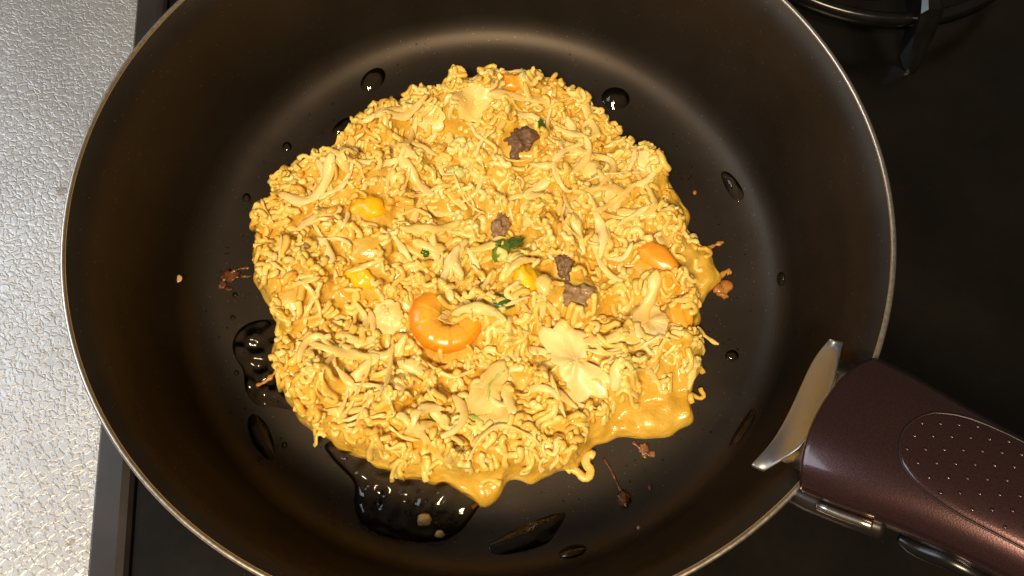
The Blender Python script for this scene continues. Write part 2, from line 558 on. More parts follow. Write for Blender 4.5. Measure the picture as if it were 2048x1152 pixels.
def make_grate(center, label, a0, vis=True):
    g = empty('burner_grate', (center[0], center[1], S))
    tag(g, label, 'burner grate', 'burner grates on the cooktop')
    rr = 0.082
    V, Fc = lathe([(rr - .0028, .0160), (rr - .0022, .0222), (rr, .0232), (rr + .0022, .0222), (rr + .0030, .0160), (rr, .0150)], 96, closed=True)
    mesh_obj('ring', V, Fc, M['enamel'], g)
    V, Fc = lathe([(.028, .0), (.028, .010), (.031, .012), (.036, .012), (.040, .004), (.052, .0005), (.052, .0)], 64)
    mesh_obj('burner_cup', V, Fc, M['enamel'], g)
    V, Fc = lathe([(.0001, .0165), (.018, .0165), (.0225, .0155), (.024, .0135), (.024, .0105), (.0001, .0105)], 64)
    mesh_obj('burner_cap', V, Fc, M['enamel'], g)
    for k in range(4):
        a = a0 + k * math.pi / 2
        ca, sa = math.cos(a), math.sin(a)
        # arm: rides over the ring, then falls to a foot on the glass
        st = [(.030, .0290, .0320, .0030), (.040, .0255, .0350, .0034), (.066, .0215, .0355, .0038), (.080, .0185, .0350, .0044), (.087, .0090, .0320, .0056),
              (.091, .0035, .0225, .0052), (.095, .0012, .0120, .0040), (.0985, .0002, .0042, .0028), (.0995, .0002, .0016, .0016)]
        V, Fc = [], []
        for (r, zb, zt, w) in st:
            c = w * .45
            for (t, z) in ((-w, zb), (w, zb), (w, zt - c), (w - c, zt), (-w + c, zt), (-w, zt - c)):
                V.append((r * ca - t * sa, r * sa + t * ca, z))
        for i in range(len(st) - 1):
            for q in range(6):
                p = (q + 1) % 6
                Fc.append((i * 6 + q, i * 6 + p, i * 6 + 6 + p, i * 6 + 6 + q))
        Fc.append((5, 4, 3, 2, 1, 0)); Fc.append(tuple(range(len(st) * 6 - 6, len(st) * 6)))
        mesh_obj('arm', np.array(V), Fc, M['enamel'], g, smooth=False)
    return g


gq = at(1806, 44, S + .022)
make_grate((gq[0], gq[1] + 0.0855), 'shiny black burner grate at the upper right behind the pan', math.atan2(-1, 0.12))
make_grate((0, 0.0), 'black burner grate hidden underneath the frying pan', R(38))

# ------------------------------------------------------------------ frying pan
pan = tag(empty('frying_pan', (0, 0, -0.0045)), 'round black nonstick frying pan with detachable burgundy handle', 'frying pan')
pz = 0.0045
inner = [(0.0002, 0), (0.03, 0), (0.06, 0), (0.085, 0.0), (0.096, 0.0)]
for r_, sl in [(0.100, 3), (0.104, 8), (0.106, 13), (0.108, 18), (0.110, 26), (0.112, 36), (0.1135, 46), (0.115, 57), (0.116, 66), (0.1168, 73)]:      # radius, slope of the floor up to it
    inner.append((r_, inner[-1][1] + (r_ - inner[-1][0]) * math.tan(R(sl))))
z_ = inner[-1][1]
inner += [(0.1168 + (0.1238 - 0.1168) * t, z_ + (0.0595 - z_) * t) for t in (.25, .5, .75, 1.0)] + [(0.1253, 0.0630), (0.1272, 0.0659), (0.1290, 0.0676)]
outer = [(0.1296, 0.0668), (0.1280, 0.0640), (0.1262, 0.0595), (0.1247, 0.0490), (0.1232, 0.037), (0.1215, 0.022), (0.1195, 0.010), (0.1160, 0.002), (0.110, -0.0028), (0.103, -0.0044), (0.0002, -0.0045)]
V, Fc = lathe([(r, z + pz) for r, z in inner], 192)
Fc = [f[::-1] for f in Fc]
mesh_obj('inside', V, Fc, M['coating'], pan)
V, Fc = lathe([(r, z + pz) for r, z in outer], 160)
Fc = [f[::-1] for f in Fc]
mesh_obj('outside', V, Fc, M['pan_outside'], pan)
prof = [(0.1296 + 0.00085 * math.cos(a), 0.0674 + pz + 0.00075 * math.sin(a)) for a in np.linspace(0, 2 * math.pi, 10, endpoint=False)]
V, Fc = lathe(prof, 192, closed=True)
tag(mesh_obj('rim', V, Fc, M['aluminium'], pan), 'thin bare metal rim edge')

# handle frame: u outward and rising, v sideways, w off its top
hb, hg = R(29), R(-37.5)
HA = np.array([math.cos(hg) * math.cos(hb), math.sin(hg) * math.cos(hb), math.sin(hb)])
HS = np.array([-math.sin(hg), math.cos(hg), 0.0])
HN = np.cross(HA, HS)
HP = np.array([.0993, -.0761, RIM + .008])


def hw(u, v, w):
    p = HP + HA * u + HS * v + HN * (w - 2.4 * max(u, 0.0) ** 2 * (1 if u < .06 else .06 / u))
    return p - np.array([0, 0, -0.0045])


def half_width(u):
    return np.interp(u, [-.005, 0, .010, .0175, .026, .035, .05, .08, .115, .13], [.0226, .0230, .0220, .0206, .0192, .0182, .0168, .0150, .0150, .0140])


def top_w(u, v):
    t = np.clip(abs(v) / half_width(u), 0, 1)
    h = np.interp(u, [0, .03, .13], [.0092, .0105, .011])
    return h * (1 - t ** 2.5) ** 0.45 - h * 0.72


V, Fc = [], []
us = [-0.2, 0, 0.25, .8, 1.6, 3, 5, 8, 12, 17, 22, 27, 32, 38, 45, 53, 62, 72, 84, 98, 112, 124, 130]
ns = 40
for iu, u in enumerate(us):
    u *= 0.001
    shrink = {0: .80, 1: .93, 2: .975, 3: 1.0}.get(iu, 1.0)
    if iu >= len(us) - 2: shrink = (.9, .55)[iu - len(us) + 2]
    W = float(half_width(u)) * (1 - (1 - shrink) * .28)
    H = float(np.interp(u, [0, .03, .13], [.0092, .0105, .011]))
    for k in range(ns):
        a = 2 * math.pi * k / ns
        c, s = math.cos(a), math.sin(a)
        v = W * math.copysign(abs(c) ** 0.8, c)
        if s >= 0:
            w = H * abs(s) ** 0.9 * shrink
        else:
            w = -0.0085 * abs(s) ** 0.5 * shrink
        w -= H * .72
        bulge = -0.0046 * (1 - (v / .023) ** 2) * max(0.0, 1 - max(u, 0) / 0.03)
        V.append(hw(u + bulge, v, w))
n = len(us)
for i in range(n - 1):
    for k in range(ns):
        l = (k + 1) % ns
        Fc.append((i * ns + k, i * ns + l, (i + 1) * ns + l, (i + 1) * ns + k))
Fc = [f[::-1] for f in Fc]
Fc.append(tuple(range(ns))); Fc.append(tuple(range((n - 1) * ns, n * ns))[::-1])
handle = tag(mesh_obj('handle', np.array(V), Fc, M['handle'], pan), 'dark metallic burgundy handle with studded grip')


def inset_half(u):
    return float(np.interp(u, [.0168, .0172, .0185, .0205, .024, .029, .036, .05, .08, .105, .112], [.0004, .0028, .0062, .0086, .0108, .0124, .0130, .0126, .0112, .009, .0004]))


# grip inset: a thin pad following the top surface, its rim a groove
V, Fc = [], []
gu = [.0168, .0170, .0174, .0180, .0190, .0205, .0225, .025, .028, .032, .037, .043, .05, .058, .068, .08, .092, .104, .112]
gn = 21
C0 = 0.0012
for u in gu:
    h = inset_half(u)
    for k in range(gn):
        t = -1 + 2 * k / (gn - 1)
        v = C0 + h * math.sin(t * math.pi / 2)
        e = min(1.0, (1 - abs(math.sin(t * math.pi / 2))) / 0.06) * min(1.0, (u - .0166) / .0006)
        V.append(hw(u, v, top_w(u, v) + 0.00003 + 0.00025 * e))
for i in range(len(gu) - 1):
    for k in range(gn - 1):
        a = i * gn + k
        Fc.append((a, a + gn, a + gn + 1, a + 1))
mesh_obj('grip_inset', np.array(V), [f[::-1] if False else f for f in Fc], M['handle'], handle)
loop = []
for u in gu: loop.append((u, C0 + inset_half(u)))
loop = [(u, C0 + inset_half(u)) for u in gu[::-1]] + [(u, C0 - inset_half(u)) for u in gu[1:]]
V, Fc = tube([hw(u, v, top_w(u, v) + .00005) for u, v in loop], 0.00032, sides=6)
mesh_obj('grip_groove', V, Fc, M['handle_dark'], handle)
# raised studs in staggered rows
stV, stF = [], []
for i in range(4):
    for k in range(8):
        ph, a = (math.pi / 2) * i / 3.5, 2 * math.pi * k / 8
        stV.append((0.00055 * math.cos(ph) * math.cos(a), 0.00055 * math.cos(ph) * math.sin(a), 0.0004 * math.sin(ph)))
stV.append((0, 0, .0004))
for i in range(3):
    for k in range(8): stF.append((i * 8 + k, i * 8 + (k + 1) % 8, i * 8 + 8 + (k + 1) % 8, i * 8 + 8 + k))
for k in range(8): stF.append((24 + k, 24 + (k + 1) % 8, 32))
stud_me = None
row = 0
u = 0.0196
while u < 0.106:
    offs = [(-0.0084, -.0042, 0, .0042, .0084), (-.0105, -.0063, -.0021, .0021, .0063, .0105)][row % 2]
    for dv in offs:
        if abs(dv) > inset_half(u) - 0.0016: continue
        v = C0 + dv
        if stud_me is None:
            so = mesh_obj('grip_stud', np.array(stV), stF, M['handle'], handle); stud_me = so.data
        else:
            so = bpy.data.objects.new('grip_stud', stud_me); COL.objects.link(so); so.parent = handle
        mt = Matrix(((HA[0], HS[0], HN[0]), (HA[1], HS[1], HN[1]), (HA[2], HS[2], HN[2]))).to_4x4()
        mt.translation = Vector(hw(u, v, top_w(u, v) + 0.00022))
        so.matrix_local = mt
    u += 0.0036
    row += 1
# steel bar and release lever along the underside, on the near side
V, Fc = tube([hw(u, -float(half_width(u)) - .0012, -.0085) for u in np.linspace(.0052, .0185, 6)], 0.0013, sides=10)
tag(mesh_obj('steel_bar', V, Fc, M['steel'], handle), 'bright steel bar under the handle')
V, Fc = tube([hw(u, -float(half_width(u)) + .0005, -.0115) for u in (-.004, .001, .005, .012, .02)], 0.0030, sides=12)
mesh_obj('pivot', V, Fc, M['handle_dark'], handle)
V, Fc = tube([hw(u, -float(half_width(u)) - .0002, -.0128 - .001 * math.sin(k)) for k, u in enumerate(np.linspace(.0245, .046, 9))], [.0012, .0022, .0026, .0028, .0028, .0028, .0026, .002, .001], sides=12, flat=.8)
mesh_obj('release_lever', V, Fc, M['enamel'], handle)
V, Fc = tube([hw(u, 0, -.013) for u in np.linspace(.0, .11, 12)], np.linspace(.010, .008, 12), sides=14, flat=.45)
mesh_obj('lever_housing', V, Fc, M['handle_dark'], handle)

# clamp plate: a dished steel leaf hooked over the rim on the inside
cl = [  # pixel of the inner edge, its height, pixel of the outer edge, its height
    ((1508, 934), .044, (1526, 945), .0455), ((1540, 903), .041, (1560, 921), .050), ((1562, 874), .038, (1600, 900), .053), ((1582, 838), .036, (1628, 858), .0555),
    ((1600, 800), .035, (1648, 818), .0565), ((1616, 763), .035, (1662, 782), .0565), ((1632, 728), .036, (1673, 748), .0560), ((1650, 702), .038, (1679, 716), .053),
    ((1664, 687), .042, (1681, 696), .049), ((1668, 680), .045, (1688, 684), .0465)]
V, Fc = [], []
nc = 9
for (pa, za, pb, zb) in cl:
    A_, B_ = at(pa[0] - 9, pa[1] - 3, za + .022), at(*pb, zb + .018)
    L_ = np.linalg.norm(B_ - A_)
    for k in range(nc):
        t = k / (nc - 1)
        p = A_ + (B_ - A_) * t
        sag = 4 * t * (1 - t)
        out = np.array([p[0], p[1], 0]); out /= np.linalg.norm(out)
        V.append(p + out * 0.05 * L_ * sag + np.array([0, 0, -0.05 * L_ * sag]))
nr = len(cl)
for i in range(nr - 1):
    for k in range(nc - 1):
        a = i * nc + k
        Fc.append((a, a + 1, a + nc + 1, a + nc))
V = np.array(V) + np.array([0, 0, .0045])
clamp = tag(mesh_obj('clamp_plate', V, Fc, M['dull_steel'], handle), 'curved steel clamp plate gripping the inside of the rim')
sm = clamp.modifiers.new('thick', 'SOLIDIFY'); sm.thickness = 0.0009; sm.offset = 0
sb = clamp.modifiers.new('soft', 'SUBSURF'); sb.levels = 1; sb.render_levels = 1
# arm of the clamp bridging the rim into the handle
V, Fc = [], []
ar = [((1562, 921), .050), ((1600, 900), .053), ((1628, 858), .0555), ((1648, 818), .0565), ((1662, 782), .0565), ((1673, 748), .0560), ((1679, 718), .053)]
for (pp, z) in ar:
    p = at(*pp, z + .018)
    for k in range(4):
        q = p + HA * np.array([1, 1, .6]) * 0.0048 * k + np.array([0, 0, .0002 * k])
        V.append(q + np.array([0, 0, .0045]))
for i in range(len(ar) - 1):
    for k in range(3):
        a = i * 4 + k
        Fc.append((a, a + 1, a + 5, a + 4))
arm = mesh_obj('clamp_arm', np.array(V), Fc, M['steel'], handle)
sm = arm.modifiers.new('thick', 'SOLIDIFY'); sm.thickness = 0.0009; sm.offset = 0

# ------------------------------------------------------------------ the noodle pancake
cake = tag(empty('noodle_pancake', (0, 0, 0.0)), 'golden noodle and cabbage pancake frying in the black pan', 'pancake')

# outline of the batter on the pan, traced from the photograph; far side seen at the top of the mass, near side at the pan
OUT = [(985, 132), (1040, 150), (1105, 152), (1162, 185), (1215, 228), (1280, 285), (1325, 300), (1342, 340), (1388, 395), (1376, 442), (1420, 485), (1452, 545),
       (1420, 578), (1402, 610), (1400, 650), (1402, 720), (1386, 770), (1386, 840), (1340, 876), (1260, 868), (1185, 893), (1150, 935), (1105, 948), (1060, 968), (1012, 955),
       (1000, 995), (962, 1012), (915, 985), (885, 955), (862, 972), (835, 955), (800, 957), (720, 912), (650, 882), (610, 850), (578, 808), (556, 750), (540, 705), (560, 660), (532, 610),
       (500, 545), (502, 480), (515, 420), (545, 385), (532, 345), (590, 318), (622, 318), (640, 292), (680, 268), (720, 228), (770, 190), (850, 166), (900, 158), (950, 150)]
NOO = [(985, 126), (1050, 148), (1105, 150), (1160, 185), (1195, 215), (1250, 262), (1310, 300), (1328, 330), (1330, 380), (1345, 420), (1385, 470), (1395, 520), (1360, 560),
       (1400, 600), (1398, 650), (1400, 720), (1385, 770), (1330, 785), (1250, 805), (1185, 860), (1150, 925), (1095, 940), (1010, 945), (960, 965), (890, 945), (800, 935), (720, 895),
       (650, 880), (610, 848), (578, 806), (560, 750), (560, 700), (572, 655), (545, 605), (520, 545), (503, 480), (515, 420), (540, 385), (530, 343), (590, 315), (650, 305),
       (690, 262), (722, 225), (770, 187), (850, 165), (900, 158), (950, 152)]


def outline(px):
    pts = []
    for (x, y) in px:
        z = 0.010 if y < 420 else (0.0015 if y > 760 else np.interp(y, [420, 760], [.008, .002]))
        pts.append(at(x, y, z)[:2])
    return np.array(pts)


CC = at(955, 562, .005)[:2]


def radial(poly):
    d = poly - CC
    a = np.arctan2(d[:, 1], d[:, 0]); r = np.hypot(d[:, 0], d[:, 1])
    i = np.argsort(a); a, r = a[i], r[i]
    a = np.concatenate([a - 2 * math.pi, a, a + 2 * math.pi]); r = np.concatenate([r, r, r])
    fa = np.linspace(-2 * math.pi, 2 * math.pi, 4001)
    fr = np.interp(fa, a, r)
    ker = np.hanning(25); ker /= ker.sum()
    fr = np.convolve(np.pad(fr, 12, mode='edge'), ker, 'valid')
    return lambda t: np.interp(t, fa, fr)


r_out, r_noo = radial(outline(OUT)), radial(outline(NOO))
lump1, lump2, lump3 = waves(3, 120, 300), waves(4, 350, 800), waves(9, 60, 110, 6)


def mound(x, y):
    """height of the top of the batter, noodles heap on it"""
    dx, dy = x - CC[0], y - CC[1]
    a = np.arctan2(dy, dx); r = np.hypot(dx, dy)
    ro, rn = r_out(a), np.minimum(r_noo(a), r_out(a))
    eo = np.clip(ro - r, 0, None)
    skirt = 0.0050 * np.clip(1 - (1 - np.clip(eo / 0.0058, 0, 1)) ** 2, 0, 1) ** 0.5
    en = np.clip((rn - r + 0.0015) / 0.013, 0, 1)
    body = 0.0064 * (1 - (1 - en) ** 2) ** 0.75
    h = skirt + body
    h += en * (0.0013 * lump1(x, y) + 0.0005 * lump2(x, y) + 0.0014 * lump3(x, y)) + (eo > .002) * (0.0005 * lump2(x, y) + .0004 * lump1(x, y))
    return np.where(r < ro, np.maximum(h, 0.0002), -0.001)


# height map the pieces are dropped on
G0, GS, GN = -0.12, 0.0004, 600
gx = G0 + (np.arange(GN) + .5) * GS
HX, HY = np.meshgrid(gx, gx, indexing='ij')
HM = mound(HX, HY)
HM[HM < 0] = 0.0
OWN = -np.ones((GN, GN), int)


def hm_at(x, y):
    i = np.clip(((np.asarray(x) - G0) / GS).astype(int), 0, GN - 1); j = np.clip(((np.asarray(y) - G0) / GS).astype(int), 0, GN - 1)
    return HM[i, j]


def hm_soft(x, y, w=0.002):
    """mean and max of the heap round a point"""
    i = int((x - G0) / GS); j = int((y - G0) / GS); k = max(1, int(w / GS))
    blk = HM[max(0, i - k):i + k + 1, max(0, j - k):j + k + 1]
    return blk.mean(), blk.max()


def stamp(P, rad, oid):
    for (x, y, z), r in zip(P, rad):
        i0, i1 = int((x - r - G0) / GS), int((x + r - G0) / GS) + 1
        j0, j1 = int((y - r - G0) / GS), int((y + r - G0) / GS) + 1
        if i0 < 0 or j0 < 0 or i1 >= GN or j1 >= GN: continue
        d2 = ((gx[i0:i1, None] - x) ** 2 + (gx[None, j0:j1] - y) ** 2) / (r * r)
        top = z + r * np.sqrt(np.clip(1 - d2, 0, 1))
        blk = HM[i0:i1, j0:j1]
        m = (d2 < 1) & (top > blk)
        blk[m] = top[m]
        OWN[i0:i1, j0:j1][m] = oid


def smooth1(a, n=1):
    for _ in range(n):
        a = np.concatenate([[a[0]], (a[:-2] + 2 * a[1:-1] + a[2:]) / 4, [a[-1]]])
    return a


def inside_noo(x, y, pad=0.0):
    d = np.array([x, y]) - CC
    return math.hypot(*d) < min(float(r_noo(math.atan2(d[1], d[0]))), float(r_out(math.atan2(d[1], d[0])))) - pad


noodles = []            # (verts, faces)
reserved = []          # circles (x, y, r) round marked pieces that later noodles keep clear of


def drop_noodle(x, y, dirn, L, lam, A, ph, roll, rad, tilt, lift=0.3, stampit=True):
    n = max(7, int(L / 0.001))
    s = np.linspace(0, L, n)
    phi = A * np.sin(2 * math.pi * s / lam + ph) + .25 * np.sin(s * 1400 + ph * 5)
    ds = s[1] - s[0]
    px = np.concatenate([[0], np.cumsum(np.cos((phi[1:] + phi[:-1]) / 2)) * ds])
    py = np.concatenate([[0], np.cumsum(np.sin((phi[1:] + phi[:-1]) / 2)) * ds])
    px -= px.mean(); py -= py.mean()
    # roll the wave plane about its run, then tip the run
    lx, ly, lz = px, py * math.cos(roll), py * math.sin(roll)
    lx, lz = lx * math.cos(tilt) - lz * math.sin(tilt), lx * math.sin(tilt) + lz * math.cos(tilt)
    X = x + lx * math.cos(dirn) - ly * math.sin(dirn)
    Y = y + lx * math.sin(dirn) + ly * math.cos(dirn)
    if reserved:
        rc = np.array(reserved)
        dd = (X[:, None] - rc[None, :, 0]) ** 2 + (Y[:, None] - rc[None, :, 1]) ** 2
        if ((dd < (rc[None, :, 2] * .72) ** 2).any(1)).mean() > .12: return
    h = hm_at(X, Y)
    base = np.percentile(h, 55) + rad * lift
    Z = base + lz
    Z = np.maximum(Z, h + rad * 0.10)
    Z = np.minimum(Z, h + rad * 2.6)
    Z = smooth1(np.maximum(Z, rad * 0.9), 2)
    P = np.stack([X, Y, Z], 1)
    rr = rad * (1 + 0.10 * np.sin(s / L * 7 + ph) + .06 * np.sin(s * 1900 + ph * 3))
    oid = len(noodles)
    noodles.append(tube(P, rr, sides=8, square=.11, flat=random.uniform(.5, .9)))
    stamp(P, rr, oid)


def noodle_clump(x, y):
    rad = random.uniform(.00085, .00135)
    L = random.choice([random.uniform(.0035, .007), random.uniform(.004, .008), random.uniform(.006, .010), random.uniform(.010, .021)])
    lam = random.uniform(.009, .015)
    A = R(random.uniform(30, 105))
    ph = random.uniform(0, 6.28)
    dirn = random.uniform(0, 6.28)
    roll = random.gauss(0, R(48))
    tilt = random.gauss(0, R(24))
    k = random.choice([1, 1, 1, 2, 2, 3, 4])
    for q in range(k):
        off = (q - (k - 1) / 2) * rad * 1.95
        nx, ny = -math.sin(dirn) * math.sin(roll), math.cos(dirn) * math.sin(roll)
        drop_noodle(x + off * -math.sin(dirn) * .9, y + off * math.cos(dirn) * .9, dirn + random.gauss(0, .08), L * random.uniform(.85, 1.1), lam, A, ph + random.gauss(0, .15), roll, rad, tilt)


def scatter(n, pad):
    out = []
    tries = 0
    while len(out) < n and tries < n * 40:
        tries += 1
        x, y = random.uniform(-.11, .11), random.uniform(-.115, .10)
        if inside_noo(x, y, pad): out.append((x, y))
    return out


# --- big pieces are placed in the heap where the photograph shows them


def clear_of(x, y):
    for (cx, cy, r) in reserved:
        if (x - cx) ** 2 + (y - cy) ** 2 < r * r: return False
    return True


for (x, y) in scatter(420, .003): noodle_clump(x, y)

ZT = 0.0125


def lump(name, px, py, sx, sy, sz, material, rot=0.0, rough=0.25, freq=250, sink=0.35, label=None, keep=0.8, sub=3, seed=0, stampit=True):
    """an uneven rounded piece lying in the heap"""
    c = at(px, py, ZT)
    me = bpy.data.meshes.new(name)
    import bmesh
    bm = bmesh.new()
    bmesh.ops.create_icosphere(bm, subdivisions=sub, radius=1)
    zb, zm = hm_soft(c[0], c[1], max(sx, sy) * .6)
    cz = zb + sz * (1 - sink)
    cr, sr = math.cos(rot), math.sin(rot)
    for v in bm.verts:
        d = v.co.normalized()
        k = 1 + rough * mnoise.noise(d * 1.6 + Vector((seed * 3.1, px * .37, py * .11))) + rough * .6 * mnoise.noise(d * (freq / 90.) + Vector((px * .7, py * .3, seed))) + rough * .5 * (mnoise.noise(d * (freq / 40.) + Vector((px * .3, py * .9, seed))) if rough > .3 else 0)
        x, y, z = d.x * sx * k, d.y * sy * k, d.z * sz * k
        v.co = (c[0] + x * cr - y * sr, c[1] + x * sr + y * cr, cz + z)
    bm.to_mesh(me); bm.free()
    me.polygons.foreach_set('use_smooth', [True] * len(me.polygons))
    me.materials.append(material)
    o = bpy.data.objects.new(name, me); COL.objects.link(o); o.parent = cake
    if label: o['label'] = label
    if stampit:
        for i in range(-2, 3):
            for j in range(-2, 3):
                if i * i + j * j <= 5:
                    x, y = i * sx * .35, j * sy * .35
                    stamp([(c[0] + x * cr - y * sr, c[1] + x * sr + y * cr, cz + sz * .15)], [min(sx, sy, sz) * .7], -2)
    reserved.append((c[0], c[1], max(sx, sy) * keep))
    return o


PXM = 0.000196          # metres per photograph pixel at the food
lump('meat_crumb', 1041, 297, 36 * PXM, 38 * PXM, .0055, M['meat'], rough=.45, freq=330, sub=4, label='largest brown lump of minced meat near the top', keep=1.1)
lump('meat_crumb', 999, 455, 19 * PXM, 30 * PXM, .0045, M['meat'], rough=.5, freq=350, sub=4, label='small brown meat lump above the green scallion pair', keep=1.0)
lump('meat_crumb', 1126, 545, 20 * PXM, 26 * PXM, .0045, M['meat'], rough=.5, freq=350, sub=4, label='brown meat bit above the shredded cabbage knot', keep=.9)
lump('meat_crumb', 1152, 600, 36 * PXM, 26 * PXM, .0050, M['meat'], rough=.5, freq=350, sub=4, label='wide brown meat lump right of centre', keep=.95)
lump('meat_crumb', 623, 510, 11 * PXM, 11 * PXM, .003, M['meat'], rough=.3, label='tiny meat speck at the left edge', keep=.9)
lump('corn_kernel', 744, 428, 38 * PXM, 26 * PXM, .0050, M['corn'], rot=-.1, rough=.32, sink=.45, label='bright yellow kernel at upper left', keep=1.05)
lump('corn_kernel', 726, 562, 32 * PXM, 24 * PXM, .0048, M['corn'], rot=-.3, rough=.32, sink=.45, label='yellow kernel left of the shrimp', keep=1.0)
lump('corn_kernel', 1050, 580, 24 * PXM, 34 * PXM, .0050, M['corn'], rot=.1, rough=.32, sink=.45, label='yellow kernel right of the shrimp', keep=.95)
lump('egg_piece', 1022, 182, 28 * PXM, 19 * PXM, .0036, M['orange'], rough=.35, sink=.5, label='orange egg piece at the top edge', keep=.8)
lump('egg_piece', 587, 612, 28 * PXM, 30 * PXM, .0036, M['batter'], rough=.2, label='dull yellow egg lump at the left edge', keep=.8)
lump('egg_piece', 745, 505, 42 * PXM, 30 * PXM, .0034, M['batter'], rough=.2, label='orange yellow egg piece under noodles', keep=.6)
lump('egg_piece', 1362, 640, 22 * PXM, 40 * PXM, .0036, M['orange'], rough=.35, sink=.6, label='orange egg piece at the right edge', keep=.7)
lump('egg_piece', 1085, 590, 20 * PXM, 22 * PXM, .0034, M['batter'], rough=.2, keep=.5)


def shrimp(px, py, rad_px, a0, a1, r0, r1, label, sink=0.42, squash=1.0):
    c = at(px, py, ZT)
    zb, zm = hm_soft(c[0], c[1], .006)
    n = 70
    P, rr = [], []
    for i in range(n):
        t = i / (n - 1)
        a = a0 + (a1 - a0) * t
        rc = rad_px * PXM * (1 - .10 * t)
        P.append((c[0] + rc * math.cos(a), c[1] + rc * squash * math.sin(a), zb + r0 * (1 - sink) - .0006 * t))
        seg = (t * 7) % 1.0
        body = r0 + (r1 - r0) * t ** 1.2
        end = min(1.0, .35 + 4.0 * t) ** .5 * min(1.0, .25 + 5 * (1 - t)) ** .5
        rr.append(body * end * (1 + .085 * (seg - .5)))
    P = np.array(P)
    V, Fc = tube(P, rr, sides=18, square=0.0, flat=.8)
    d = V[:, :2] - c[:2]
    k = np.hypot(d[:, 0], d[:, 1] / squash) / (rad_px * PXM)
    outer = np.clip((k - .8) / .72, 0, 1)[:, None]
    inner_c, mid_c, red_c = np.array([0.86, 0.44, 0.05]), np.array([0.90, 0.37, 0.012]), np.array([0.80, 0.22, 0.008])
    col = np.where(outer < .6, inner_c + (mid_c - inner_c) * outer / .6, mid_c + (red_c - mid_c) * (outer - .6) / .4)
    o = mesh_obj('shrimp', V, Fc, M['shrimp'], cake, col=col)
    o['label'] = label
    stamp(P, np.array(rr), -2)
    for p, r in list(zip(P[::5], rr[::5]))[2:-3]: reserved.append((p[0], p[1], r * 1.3))
    return o


shrimp(900, 645, 46, R(122), R(388), .0064, .0036, 'curled orange shrimp in the middle of the pancake', squash=.95)
lump('shrimp', 1314, 528, 54 * PXM, 25 * PXM, .0042, M['deep_orange'], rot=R(-44), rough=.18, sink=.45, label='orange shrimp partly buried near the right edge', keep=.75)


# --- cabbage: ribbons and flat torn leaves


def drop_ribbon(name, pts, w, material, z_up=0.0006, thick=.00028, label=None, taper=(.25, .35), curl=0.0, wavy=.0003):
    """soft strip draped over the heap along world xy points"""
    pts = np.array(pts, float)
    t = np.concatenate([[0], np.cumsum(np.hypot(*np.diff(pts, axis=0).T))])
    n = max(8, int(t[-1] / .0013))
    s = np.linspace(0, t[-1], n)
    if len(pts) > 2:
        # smooth curve through the points
        X = np.interp(s, t, pts[:, 0]); Y = np.interp(s, t, pts[:, 1])
        X, Y = smooth1(X, 5), smooth1(Y, 5)
    else:
        X = np.interp(s, t, pts[:, 0]); Y = np.interp(s, t, pts[:, 1])
    Z = np.array([.45 * hm_soft(x, y, max(.0012, w * .5))[0] + .55 * hm_soft(x, y, max(.0012, w * .5))[1] for x, y in zip(X, Y)])
    Z = smooth1(Z, 7) + z_up
    u = s / t[-1]
    prof = np.clip(np.minimum(u / taper[0], (1 - u) / taper[1]), 0, 1)
    W = w * (.38 + .62 * np.clip(prof, 0, 1) ** .6) * (1 + .2 * np.sin(u * 9 + X[0] * 3000) + .12 * np.sin(u * 23 + Y[0] * 2000))
    TX, TY = np.gradient(X), np.gradient(Y)
    ln = np.hypot(TX, TY) + 1e-9
    nx, ny = -TY / ln, TX / ln
    seed = X[0] * 5000
    roll = .30 * np.sin(u * 5 + seed) + curl
    V, Fc = [], []
    nc = 5
    for i in range(n):
        for side in (1, -1):
            for k in range(nc):
                q = -1 + 2 * k / (nc - 1)
                q = q * side
                o = q * W[i] / 2
                zz = Z[i] + o * math.sin(roll[i]) + (abs(q) ** 2) * -.12 * W[i] + wavy * math.sin(q * 3 + u[i] * 14 + seed)
                V.append((X[i] + nx[i] * o * math.cos(roll[i]), Y[i] + ny[i] * o * math.cos(roll[i]), zz + side * thick * (1 - .7 * abs(q) ** 3)))
    m = 2 * nc
    for i in range(n - 1):
        for k in range(m):
            l = (k + 1) % m
            Fc.append((i * m + k, i * m + l, (i + 1) * m + l, (i + 1) * m + k))
    Fc.append(tuple(range(m - 1, -1, -1))); Fc.append(tuple(range((n - 1) * m, n * m)))
    o = mesh_obj(name, np.array(V), Fc, material, cake)
    if label: o['label'] = label
    stamp(np.stack([X, Y, Z - W * .4], 1), W * .42, -2)
    return o


